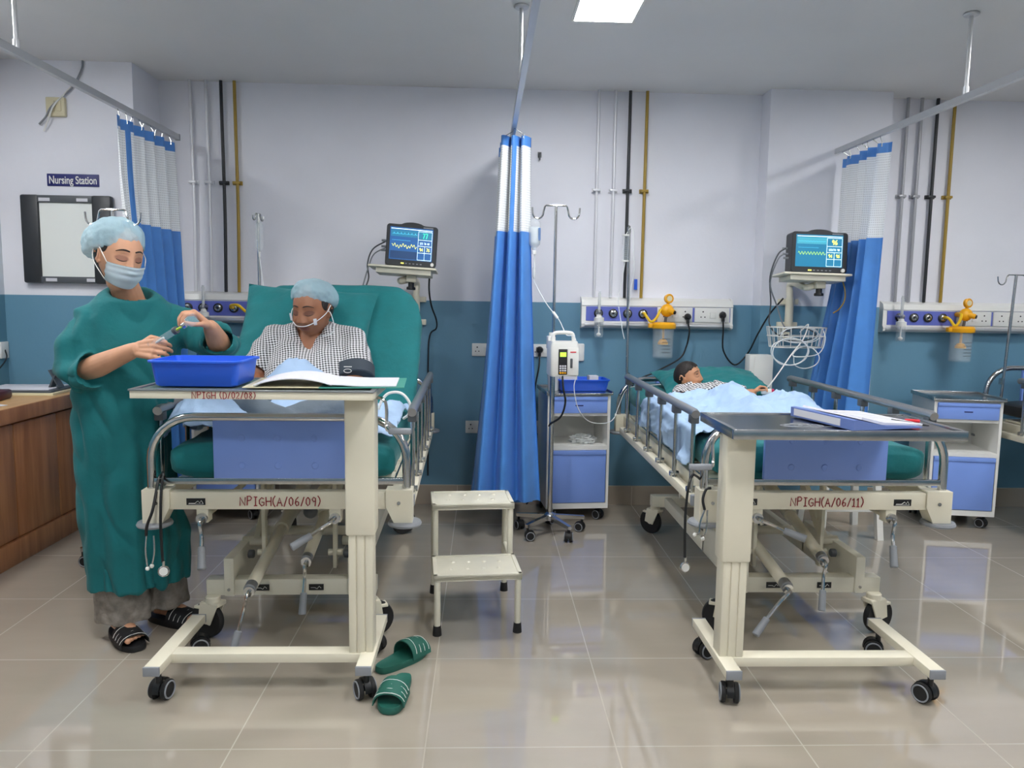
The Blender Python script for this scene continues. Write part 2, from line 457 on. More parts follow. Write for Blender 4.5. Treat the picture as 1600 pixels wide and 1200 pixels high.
# ---------------------------------------------------------------- room shell
WY = 5.16; CZ = 2.755; XL, XR, YF = -2.9, 5.6, -3.0
b = nb(); box(b, (XL-.2, YF-.2, -.12), (XR+.2, WY+.2, 0)); struct('floor', b, FLOOR)
b = nb(); box(b, (XL-.2, YF-.2, CZ), (XR+.2, WY+.2, CZ+.12)); struct('ceiling', b, CEIL)
b = nb(); box(b, (XL-.15, WY, 0), (XR+.15, WY+.15, CZ)); struct('wall_back', b, WALL)
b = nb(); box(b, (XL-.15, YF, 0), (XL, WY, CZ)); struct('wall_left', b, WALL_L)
b = nb(); box(b, (XR, YF, 0), (XR+.15, WY, CZ)); struct('wall_right', b, WALL)
b = nb(); box(b, (XL-.15, YF-.15, 0), (XR+.15, YF, CZ)); struct('wall_front', b, WALL)
b = nb(); box(b, (XL, 4.785, 0), (-2.092, WY, CZ)); struct('wall_left_pillar', b, WALL)
b = nb(); box(b, (1.812, 5.0, 0), (2.605, WY, CZ)); struct('wall_right_pillar', b, WALL)
b = nb(); box(b, (-2.092, WY-.012, 0), (1.812, WY, .133)); struct('baseboard_back', b, SKIRT)
b = nb(); box(b, (1.80, 4.988, 0), (2.617, 5.0, .133)); struct('baseboard_right_pillar', b, SKIRT)
b = nb(); box(b, (2.617, WY-.012, 0), (XR, WY, .133)); struct('baseboard_back_right', b, SKIRT)
b = nb(); box(b, (XL, 4.773, 0), (-2.08, 4.785, .133)); struct('baseboard_left_pillar', b, SKIRT)

# ceiling lamps: the panels themselves give the light
def ceiling_lamp(p, label):
    x, y, hx, hy = p
    t = thing('ceiling_light', label, 'ceiling light', (x, y, CZ), group='square LED panels in the ceiling')
    b = nb()
    box(b, (-hx-.012, -hy-.012, -.012), (-hx, hy+.012, 0)); box(b, (hx, -hy-.012, -.012), (hx+.012, hy+.012, 0))
    box(b, (-hx, -hy-.012, -.012), (hx, -hy, 0)); box(b, (-hx, hy, -.012), (hx, hy+.012, 0))
    obj('frame', b, WHITE, t)
    b = nb(); box(b, (-hx, -hy, -.009), (hx, hy, -.002)); obj('diffuser', b, LED, t)
lamp_labels = ['bright square LED panel in the ceiling above the drip stand', 'LED ceiling panel over the bed at the right edge', 'LED ceiling panel over the wooden counter',
    'LED ceiling panel in front of the left bed', 'LED ceiling panel straight above the camera', 'LED ceiling panel in front of the right bed', 'LED ceiling panel furthest right along the ward',
    'LED ceiling panel at the back left of the ward', 'LED ceiling panel at the back middle of the ward', 'LED ceiling panel at the back right of the ward']
for p, l in zip(PANELS, lamp_labels): ceiling_lamp(p, l)

# ---------------------------------------------------------------- curtain tracks
def rect_sweep(bm, pts, w, h):
    pts = [V(p) for p in pts]; rs = []
    for i, p in enumerate(pts):
        d = (pts[min(i+1, len(pts)-1)]-pts[max(i-1, 0)]).normalized(); s = V((-d.y, d.x, 0)); z = V((0, 0, 1))
        rs.append([p+s*w/2+z*h/2, p-s*w/2+z*h/2, p-s*w/2-z*h/2, p+s*w/2-z*h/2])
    rings(bm, rs)
TZ = 2.372
def track(label, pts, hangers):
    t = thing('curtain_track', label, 'curtain track', pts[0])
    b = nb(); rect_sweep(b, pts, .026, .032); obj('rail', b, ALU, t, ws=True)
    for x, y in hangers:
        b = nb(); cyl(b, (x, y, TZ+.016), (x, y, CZ-.012), .0095); cyl(b, (x, y, TZ+.016), (x, y, TZ+.05), .014)
        cyl(b, (x, y, CZ-.014), (x, y, CZ), .035, n=24, bev=.004)
        obj('ceiling_hanger', b, ALU, t, ws=True)
    b = nb(); box(b, (pts[0][0]-.014, pts[0][1]-.012, TZ-.019), (pts[0][0]+.014, pts[0][1]+.004, TZ+.019)); obj('end_cap', b, GREYP, t, ws=True)
xt = -1.92
track('straight aluminium curtain track above the nurse, on ceiling rods', [(xt, 5.0, TZ), (xt, 3.6, TZ), (xt, 1.2, TZ)], [(xt, 3.34), (xt, 1.6)])
mx_, rx_, yc, rc = .158, 2.25, 2.15, .32
pts = [(mx_, 5.0, TZ), (mx_, 3.5, TZ)] + [(mx_+rc-rc*cos(a), yc+rc-rc*sin(a), TZ) for a in [pi/2*k/10 for k in range(11)]]
pts += [(rx_-rc+rc*sin(a), yc+rc-rc*cos(a), TZ) for a in [pi/2*k/10 for k in range(11)]] + [(rx_, 3.6, TZ), (rx_, 4.985, TZ)]
track('curved aluminium curtain track running round the right bed', pts, [(mx_, 3.73), (rx_, 3.66), (1.2, yc)])

# ---------------------------------------------------------------- curtains
def curtain(label, loc, ya, yb, n, ph, shape, zt, zb, z0, seam, nhooks=6):
    """cloth in folds below a track running along y; shape(t, k) gives (dx, dy) with k = 0 at the top and 1 at the hem"""
    t = thing('privacy_curtain', label, 'curtain', loc, group=None)
    N = 168
    def P(s, z):
        k = 1-(z-z0)/(zt-z0)
        dx, dy = shape(s, k)
        return V((loc[0]+dx, loc[1]+dy, z))
    ulen = [0]
    for i in range(N): ulen.append(ulen[-1]+(P((i+1)/N, zt-.3)-P(i/N, zt-.3)).length*1.4)
    def sheet(name, za, zbm, m, rows, seamcols=()):
        bm = nb(); uvl = bm.loops.layers.uv.new('UVMap')
        g = [[bm.verts.new(P(i/N, za+(zbm-za)*r/rows + (.02*sin(i*.13)*max(0, 1-(za+(zbm-za)*r/rows-z0)/.5) if name == 'drape' else 0))) for i in range(N+1)] for r in range(rows+1)]
        for r in range(rows):
            for i in range(N):
                f = bm.faces.new((g[r][i], g[r][i+1], g[r+1][i+1], g[r+1][i]))
                for l, (ii, rr) in zip(f.loops, ((i, r), (i+1, r), (i+1, r+1), (i, r+1))):
                    l[uvl].uv = (ulen[ii], za+(zbm-za)*rr/rows)
                if any(a <= i < b_ for a, b_ in seamcols): f.material_index = 1
        finish(bm, 180)
        me = bpy.data.meshes.new(name); bm.to_mesh(me); bm.free(); me.transform(world_of(t).inverted())
        for q in m: me.materials.append(q)
        o = bpy.data.objects.new(name, me); COL.objects.link(o); o.parent = t
        return o
    sheet('header_tape', zt, zt-.055, [CURT], 2)
    sheet('net_panel', zt-.055, zb, [NET, CURT], 14, seam)
    sheet('drape', zb, z0, [CURT], 40)
    for i in range(nhooks):
        p = P((i+.5)/nhooks, zt)
        bm = nb(); tube(bm, [(p.x, p.y, zt-.02), (p.x, p.y, zt+.005), (loc[0], p.y, TZ-.016)], .003, n=6); obj('curtain_hook', bm, STEEL, t, ws=True)
    return t
def fold(n, ph, a0, a1, sharp=.35):
    def f(s, k):
        a = a0+(a1-a0)*k
        w_ = sin(2*pi*n*s+ph); w_ = w_*(1-sharp)+sharp*sin(2*pi*(n*2+.7)*s+ph*2+1.3)*(.4+.6*k)
        return a*w_
    return f
def mid_shape(s, k):
    a = .088+.125*max(0, k)**1.5; c = .012-.045*k
    if s < .40:        # the near end is drawn across, facing the room
        t = s/.40; return (c+a*(1-2*t)+.012*sin(2*pi*3.1*t+k), -.20-.05*k+.034*(1+.7*k)*sin(2*pi*3.1*t+.6+.5*k))
    t = (s-.40)/.60; return (c-a*.92*cos(2*pi*2.5*t)+.015*sin(15*t+2*k), -.17-.05*k+(.40+.06*k)*t)
curtain('blue privacy curtain with net top hanging between the two beds', (mx_, 4.68, .2), 4.4, 4.9, 4, 0, mid_shape, 2.318, 1.785, .2, [(32, 37)])
fl_ = fold(5.2, 1.1, .03, .075)
curtain('blue privacy curtain with net top hanging behind the nurse', (xt, 4.53, .2), 4.15, 4.9, 5, 0,
    lambda s, k: (fl_(s, k)+.03*k, (s-.5)*(.74-.10*ss(.1, .5, k))+.04*ss(.1, .5, k)+.015*sin(7*s+4*k)), 2.318, 1.785, .2, [(25, 32)], 9)
fr = fold(4.2, 2.0, .04, .09)
curtain('blue privacy curtain with net top beside the right monitor', (rx_, 4.66, .5), 4.36, 4.95, 5, 0,
    lambda s, k: (fr(s, k)+.03-.04*k-.12*ss(.3, .9, k)*s, (s-.5)*(.54-.05*k)+.015*sin(8*s+3*k)), 2.318, 1.785, .5, [(20, 26)], 7)

# ---------------------------------------------------------------- gas pipes
def pipe(x, m, label, grp, zb=1.42, bow=0):
    t = thing('gas_pipe', label, 'gas pipe', (x, WY-.03, zb), group=grp)
    b = nb(); tube(b, spline([(0, 0, 0), (bow, 0, .5), (bow*.4, 0, 1.0), (0, 0, CZ-zb)], 5), .0105, n=12); obj('tube', b, m, t)
    b = nb(); box(b, (-.024, -.014, .692), (.024, .03, .708), bev=.003); box(b, (-.03, .014, .688), (.03, .03, .712)); obj('saddle_clip', b, m, t)
g1, g2, g3 = 'gas pipes above the left console', 'gas pipes above the middle console', 'gas pipes above the right console'
for x, m, l in ((-1.885, WPIPE, 'white gas pipe just right of the left curtain'), (-1.785, WPIPE, 'white gas pipe next to the black one, left of the sick woman'),
                (-1.69, BPIPE, 'black gas pipe on the wall above the left console'), (-1.605, YPIPE, 'mustard yellow gas pipe above the left console')):
    pipe(x, m, l, g1, bow=.006)
for x, m, l in ((.73, WPIPE, 'leftmost white gas pipe on wall right of the drip stand'), (.84, WPIPE, 'white gas pipe beside the black one above the middle console'),
                (.935, BPIPE, 'black gas pipe above the middle console'), (1.046, YPIPE, 'mustard yellow gas pipe above the middle console')):
    pipe(x, m, l, g2)
for x, m, l in ((2.775, GPIPE, 'grey gas pipe beside the right curtain'), (2.868, GPIPE, 'grey gas pipe beside the black one above the right console'),
                (2.975, BPIPE, 'black gas pipe above the right console'), (3.09, YPIPE, 'mustard yellow gas pipe above the right console')):
    pipe(x, m, l, g3)

# ---------------------------------------------------------------- sockets and consoles
def socket_face(t, cx, cz, y, w, h, n=1, parent=None):
    """white plate with pin holes and a rocker, in the local space of t"""
    b = nb(); box(b, (cx-w/2, y-.012, cz-h/2), (cx+w/2, y, cz+h/2), bev=.003); pl = obj('socket_plate', b, WHITE, t)
    b = nb()
    for k in range(n):
        x = cx-w*.22+k*w*.46
        cyl(b, (x, y-.0128, cz+h*.2), (x, y-.011, cz+h*.2), .005, n=10)
        for s in (-1, 1): cyl(b, (x+s*.011, y-.0128, cz-h*.12), (x+s*.011, y-.011, cz-h*.12), .004, n=10)
    obj('pin_holes', b, BLACK, pl)
    if n == 1:
        b = nb(); box(b, (cx+w*.13, y-.016, cz-h*.22), (cx+w*.38, y-.010, cz+h*.22), bev=.002); obj('rocker_switch', b, WHITE, pl)
def wall_socket(x, z, label, w=.125, h=.085):
    t = thing('wall_socket', label, 'wall socket', (x, WY, z), group=None)
    socket_face(t, 0, 0, 0, w, h)
    return t
wall_socket(-.046+.03, 1.06, 'white wall socket left of the middle curtain at console height')
wall_socket(.385, 1.06, 'white wall socket with black plug behind the drip stand')
wall_socket(-1.60, 1.086, 'white wall socket behind the steel tumbler')
wall_socket(-.055, .535, 'low white wall socket left of the middle curtain')
wall_socket(.36, .538, 'low white wall socket beside the middle bedside cabinet')
t = thing('call_switch', 'white square call switch plate right of the infusion pump', 'switch plate', (.628, WY, 1.05))
b = nb(); box(b, (-.05, -.018, -.06), (.05, 0, .06), bev=.012, seg=3); obj('plate', b, WHITE, t)
b = nb(); box(b, (-.03, -.026, -.012), (.028, -.016, .012), rot=M.Rotation(R(40), 3, 'Y')); obj('call_lever', b, WHITE, t)

def console(x0, label, w=1.014):
    t = thing('bed_head_console', label, 'bed head console', (x0, WY, 1.218), group='bed head consoles along the wall')
    prof = [(0, 0), (-.055, 0), (-.075, .01), (-.08, .03), (-.068, .045), (-.066, .145), (-.072, .15), (-.06, .185), (-.02, .204), (0, .204)]
    b = nb(); rings(b, [[(x, y, z) for y, z in prof] for x in (.012, w-.012)]); obj('body', b, WHITE, t)
    for s, x in ((0, 0), (1, w-.012)):
        b = nb(); rings(b, [[(xx, y*1.04, z+(z-.1)*.03) for y, z in prof] for xx in (x, x+.012)]); obj('end_cap', b, WHITE, t)
    b = nb(); box(b, (.03, -.0715, .048), (w-.018, -.05, .142)); obj('colour_strip', b, BPANEL, t)
    b = nb(); cyl(b, (.02, -.066, .022), (w-.02, -.066, .022), .017, n=16); obj('equipment_rail', b, ALU, t)
    for x in (.112, .21, .306, .408):
        b = nb(); lathe(b, [(.0, 0), (.030, 0), (.030, .012), (.022, .016), (.022, .008), (0, .008)], (x, -.069, .098), (0, -1, 0), 24)
        g = obj('gas_outlet', b, BLACK, t)
        b = nb(); lathe(b, [(0, 0), (.021, 0), (.021, .012), (.012, .014), (.011, .006), (0, .006)], (x, -.074, .098), (0, -1, 0), 20); obj('valve_ring', b, STEEL, g)
        b = nb(); cyl(b, (x, -.078, .098), (x, -.084, .098), .007, n=12); obj('valve_pin', b, BLACK, g)
    for xa in (.505, .755):
        b = nb(); box(b, (xa, -.082, .047), (xa+.235, -.066, .142), bev=.004); pl = obj('socket_plate', b, WHITE, t)
        b = nb()
        for x in (xa+.055, xa+.185):
            cyl(b, (x, -.083, .117), (x, -.08, .117), .005, n=10)
            for s in (-1, 1): cyl(b, (x+s*.013, -.083, .082), (x+s*.013, -.08, .082), .0045, n=10)
        obj('pin_holes', b, BLACK, pl)
        b = nb(); box(b, (xa+.1, -.087, .075), (xa+.14, -.08, .115), bev=.002); obj('rocker_switch', b, WHITE, pl)
    return t
CON = [(-2.035, 'left'), (.645, 'middle'), (2.68, 'right')]
console(CON[0][0], 'white and violet gas console behind the nurse and woman in bed')
console(CON[1][0], 'white and violet gas console above the sleeping child')
console(CON[2][0], 'white and violet gas console at the right edge')

def flowmeter(x, label):
    t = thing('oxygen_flowmeter', label, 'flowmeter', (x, 5.02, 1.16), group='oxygen flowmeters plugged in the consoles')
    b = nb(); lathe(b, [(0, 0), (.026, 0), (.03, .01), (.03, .1), (.032, .104), (0, .104)], n=20); obj('humidifier_bottle', b, CLEAR, t)
    b = nb(); lathe(b, [(0, .1), (.033, .1), (.033, .128), (.02, .132), (.014, .15), (0, .15)], n=20); obj('bottle_cap', b, WHITE, t)
    b = nb(); cyl(b, (0, 0, .02), (0, 0, .1), .005); ell(b, (0, 0, .018), (.015, .015, .012)); obj('diffuser_stem', b, WHITE, t)
    b = nb(); cyl(b, (0, 0, .15), (0, 0, .29), .0095, n=14); cyl(b, (0, 0, .285), (0, 0, .3), .007); obj('flow_tube', b, MILKY, t)
    b = nb(); cyl(b, (0, 0, .165), (0, .07, .165), .009); ell(b, (0, -.012, .165), (.014, .018, .014)); obj('valve', b, DSTEEL, t)
flowmeter(.752, 'clear oxygen flowmeter on the middle console')
flowmeter(2.77, 'clear oxygen flowmeter on the right console')
flowmeter(-1.80, 'oxygen flowmeter on the left console above the nurse hand')

def suction(x, xo, label, sag=.238):
    """x: the jar's place, xo: the outlet its hose plugs into"""
    t = thing('suction_unit', label, 'suction unit', (x, 4.99, 1.03), group='yellow suction units on the consoles')
    b = nb(); lathe(b, [(0, 0), (.06, 0), (.067, .008), (.069, .17), (.071, .2), (.066, .2), (.063, .17), (.061, .012), (0, .01)], n=28); jr = obj('jar', b, CLEAR, t)
    b = nb()
    for k in range(5): box(b, (-.022, -.0712, .04+k*.022), (.03, -.069, .0435+k*.022))
    obj('scale_marks', b, DGREY, jr)
    b = nb(); lathe(b, [(0, .195), (.077, .195), (.08, .2), (.08, .222), (.07, .234), (.02, .236), (0, .236)], n=28); box(b, (-.1, -.02, .197), (-.07, .02, .228), bev=.006); obj('jar_lid', b, YEL, t)
    b = nb(); cyl(b, (0, 0, .2), (0, 0, .12), .008); lathe(b, [(0, .09), (.033, .09), (.034, .102), (.02, .122), (0, .126)], n=20); obj('float_valve', b, YEL, t)
    b = nb(); cyl(b, (.01, 0, .232), (.014, 0, .27), .009, n=12); obj('neck', b, DGREY, t)
    b = nb(); ell(b, (.02, 0, .312), (.044, .036, .042)); cyl(b, (.02, -.02, .312), (.055, -.05, .3), .017, bev=.003); cyl(b, (.02, 0, .312), (.02, .1, .312), .016); rg = obj('regulator', b, YEL, t)
    b = nb(); cyl(b, (.055, -.048, .3), (.06, -.054, .2985), .012); obj('port', b, BLACK, rg)
    b = nb(); cyl(b, (.022, 0, .34), (.026, 0, .37), .01); lathe(b, [(0, 0), (.03, 0), (.031, .02), (.026, .024), (.024, .02), (0, .02)], (.026, .01, .388), (.25, -1, .05), 24); gg = obj('gauge', b, YEL, t)
    b = nb(); cyl(b, (.031, -.011, .389), (.0312, -.0125, .389), .018); obj('gauge_dial', b, BEIGE, gg)
    h = xo-x
    b = nb(); tube(b, spline([(h, .1, .29), (h, .045, .29), (h+.01, .02, max(.27, sag)), (h*.72, -.01, sag), (h*.45, -.02, .262), (h*.25, -.015, .31), (-.02, 0, .315)], 6), .009, n=8); obj('hose', b, YTUBE, t)
suction(1.172, 1.053, 'yellow suction unit with clear jar on the middle console')
suction(3.165, 3.09, 'yellow suction unit with clear jar on the right console')
suction(-1.40, -1.63, 'yellow suction unit half hidden behind the woman pillow', .305)

# ---------------------------------------------------------------- wall fittings
t = thing('wall_sign', 'navy Nursing Station sign on the left pillar', 'sign', (-2.46, 4.785, 2.067))
b = nb(); box(b, (-.152, -.006, -.036), (.152, 0, .036), bev=.002); obj('plate', b, NAVY, t)
def words(txt, size, parent, name, m, x, y, z, sx=1, label=None):
    cu = bpy.data.curves.new('tmp', 'FONT'); cu.body = txt; cu.size = size; cu.align_x = 'CENTER'; cu.align_y = 'CENTER'; cu.extrude = .0008; cu.offset = size*.012
    o = bpy.data.objects.new('tmp', cu); COL.objects.link(o)
    me = bpy.data.meshes.new_from_object(o.evaluated_get(bpy.context.evaluated_depsgraph_get())); bpy.data.objects.remove(o); bpy.data.curves.remove(cu)
    me.name = name; me.transform(M.Translation((x, y, z)) @ M.Rotation(R(90), 4, 'X') @ M.Diagonal((sx, 1, 1, 1)))
    me.materials.clear(); me.materials.append(m)
    o = bpy.data.objects.new(name, me); COL.objects.link(o); o.parent = parent
    return o
words('Nursing Station', .064, t, 'lettering', WHITE, 0, -.0068, -.002, .70)

t = thing('x_ray_viewer', 'black framed white X-ray viewer on the pillar behind the nurse', 'x-ray viewer', (-2.49, 4.785, 1.455))
b = nb(); w_, h_ = .265, .52
box(b, (-w_, -.05, 0), (-.16, 0, h_), bev=.012); obj('side_frame', b, SCREENF, t)
b = nb(); box(b, (.15, -.05, 0), (w_, 0, h_), bev=.012); obj('side_frame', b, SCREENF, t)
b = nb(); box(b, (-.17, -.045, h_-.045), (.17, 0, h_-.002), bev=.004); obj('top_clip_bar', b, DGREY, t)
b = nb(); box(b, (-.17, -.045, .002), (.17, 0, .04), bev=.004); obj('bottom_bar', b, DGREY, t)
b = nb(); box(b, (-.165, -.034, .035), (.155, 0, h_-.04)); obj('screen', b, LITBOX, t)
for x, z in ((-.12, h_-.028), (.1, h_-.028), (-.1, .02), (.14, .02)):
    b = nb(); box(b, (x-.035, -.0465, z-.009), (x+.03, -.044, z+.01)); obj('paper_label', b, PAPER, t)

t = thing('junction_box', 'beige switch box with loose wires high on the left pillar', 'junction box', (-2.532, 4.785, 2.485))
b = nb(); box(b, (-.055, -.028, -.055), (.055, 0, .055), bev=.006); obj('box', b, BEIGE, t)
b = nb(); box(b, (-.03, -.034, -.03), (-.002, -.026, .035), bev=.003); box(b, (.008, -.034, -.025), (.036, -.026, .035), bev=.003); obj('switch', b, BEIGE, t)
b = nb(); tube(b, spline([(.16, -.006, CZ-2.485), (.155, -.01, .22), (.1, -.012, .12), (.04, -.02, .06), (-.02, -.04, -.01), (-.055, -.03, -.06), (-.1, -.02, -.1)], 6), .006, n=6); obj('grey_cable', b, GREYP, t)
b = nb(); tube(b, spline([(.13, -.006, .17), (.05, -.02, .07), (0, -.045, 0), (-.04, -.035, -.08), (-.075, -.02, -.14)], 6), .005, n=6); obj('white_cable', b, WHITE, t)

b = nb(); cyl(b, (.352, WY, 2.345), (.352, WY-.02, 2.345), .006); tube(b, spline([(.352, WY-.02, 2.345), (.352, WY-.035, 2.335), (.352, WY-.035, 2.315), (.352, WY-.02, 2.31)], 4), .005, n=6); box(b, (.34, WY-.006, 2.325), (.364, WY, 2.36))
single('wall_hook', b, DGREY, 'small dark hook on the wall right of the middle curtain', 'hook')

t = thing('conduit_box', 'white wall box with cover, left of the hanging monitor basket', 'wall box', (1.80, 5.0, .70))
b = nb(); box(b, (-.075, -.09, 0), (.075, 0, .365), bev=.004); obj('box', b, WHITE, t)
b = nb(); box(b, (-.045, -.098, .004), (.078, -.088, .36), bev=.003); obj('cover', b, WHITE, t)
t = thing('wall_trunking', 'white vertical trunking beside the right curtain', 'trunking', (2.535, 5.0, .70))
b = nb(); box(b, (-.022, -.04, 0), (.022, 0, .365), bev=.003); obj('channel', b, WHITE, t)
b = nb(); box(b, (-.018, -.045, .004), (.018, -.038, .36), bev=.002); obj('cover', b, WHITE, t)
b = nb(); box(b, (XL+.001, 4.70, 1.0), (XL+.012, 4.778, 1.10), bev=.003); single('light_switch', b, WHITE, 'white switch plate in the corner above the wooden counter', 'switch')
# ---------------------------------------------------------------- furniture
def caster(par, x, y, zt, r, ang, wheel_gap=.022):
    """black twin-wheel caster with grey tread rings; part > sub-parts"""
    c, s = cos(ang), sin(ang); off = V((-s*r*.45, c*r*.45, 0)); ctr = V((x, y, r))+off; ax = V((c, s, 0))
    b = nb(); cyl(b, (x, y, zt), (x, y, r*1.25), r*.28, n=14)
    t = nb(); rs = []
    for k in range(9):
        a = pi*k/8; rs.append([ctr+ax*q+V((0, 0, 1))*(r*1.06*sin(a)+.002)+V((-s, c, 0))*(r*1.06*cos(a)) for q in (-wheel_gap*.55, wheel_gap*.55)])
    rings(b, [[p[0], p[1], p[1]-V((0, 0, .006)), p[0]-V((0, 0, .006))] for p in rs]); t.free()
    cyl(b, ctr-ax*wheel_gap*1.3, ctr+ax*wheel_gap*1.3, r*.3, n=14)
    part = obj('caster', b, BLACK, par)
    for q in (-1, 1):
        b = nb(); m = ctr+ax*q*wheel_gap
        lathe(b, [(0, -.009), (r*.72, -.009), (r*.97, -.007), (r, 0), (r*.97, .007), (r*.72, .009), (0, .009)], m, ax, 24)
        o = obj('wheel', b, RUBBER, part)
        b = nb(); e = q*.0095; u, v, d = frame(ax)
        tube(b, circ(m+ax*e, u, v, r*.80, 24), r*.085, 6, closed=True)
        obj('wheel_ring', b, GREYP, part)
    return part

def bed_wheel(par, x, y, zt, ang, r=.074):
    c, s = cos(ang), sin(ang); tr = V((-s, c, 0)); ctr = V((x, y, r))+tr*.03; ax = V((c, s, 0))
    b = nb(); cyl(b, (x, y, zt+.0), (x, y, zt-.03), .03, n=20, bev=.004)
    for q in (-1, 1):
        p = [V((x, y, zt-.028))+tr*-.04, V((x, y, zt-.028))+tr*.045, ctr+tr*.026+V((0, 0, .0)), ctr-tr*.03-V((0, 0, .012))]
        rings(b, [[k+ax*q*.02 for k in p], [k+ax*q*.027 for k in p]])
    box(b, V((x, y, zt-.04))+V((-.028, -.04, 0)), V((x, y, zt-.022))+V((.028, .045, .0)), bev=.004, rot=M.Rotation(ang, 3, 'Z'))
    f = obj('castor_fork', b, CREAM, par)
    b = nb(); lathe(b, [(r*.72, -.012), (r*.95, -.014), (r, -.006), (r, .006), (r*.95, .014), (r*.72, .012)], ctr, ax, 32); obj('tyre', b, RUBBER, f)
    b = nb(); lathe(b, [(0, -.016), (r*.2, -.016), (r*.24, -.011), (r*.74, -.012), (r*.74, .012), (r*.24, .011), (r*.2, .016), (0, .016)], ctr, ax, 28); obj('wheel_disc', b, IVORY, f)
    b = nb(); box(b, V((x, y, zt-.05))+tr*.06-V((.025, .016, .006)), V((x, y, zt-.05))+tr*.06+V((.025, .016, .006)), bev=.003, rot=M.Rotation(ang, 3, 'Z')); obj('brake_pedal', b, CREAM, f)
    return f

def bow(y, z0, z1, hw=.482, rc=.165, r=.0165):
    pts = [(-hw, y, z0), (-hw, y, z1-rc)]
    pts += [(-hw+rc-rc*cos(a), y, z1-rc+rc*sin(a)) for a in [pi/2*k/8 for k in range(1, 9)]]
    pts += [(hw-rc+rc*sin(a), y, z1-rc+rc*cos(a)) for a in [pi/2*k/8 for k in range(0, 9)]]
    pts += [(hw, y, z0)]
    b = nb(); tube(b, pts, r, n=14); return b

def crank(par, base, tip_ang, L, grip, tilt=0):
    """folding crank: chrome rod from base swung by tip_ang about y, with a grey grip"""
    base = V(base); d = V((sin(tip_ang), 0, -cos(tip_ang)))
    e = base+V((0, -.035, 0)); k = e+d*.02; tip = e+d*L+V((0, -.02-tilt, 0))
    b = nb(); tube(b, spline([base+V((0, .03, 0)), base+V((0, -.02, 0)), e+d*.012, k+d*.04, tip], 4), .0075, n=8)
    cyl(b, base+V((0, .0, 0)), base+V((0, -.012, 0)), .021, n=18)
    c = obj('crank', b, CHROME, par)
    g = grip; b = nb(); cyl(b, tip-V(g)*.01, tip+V(g)*.075, .0135, .0155, n=16, bev=.003); obj('crank_grip', b, GREYP, c)
    return c

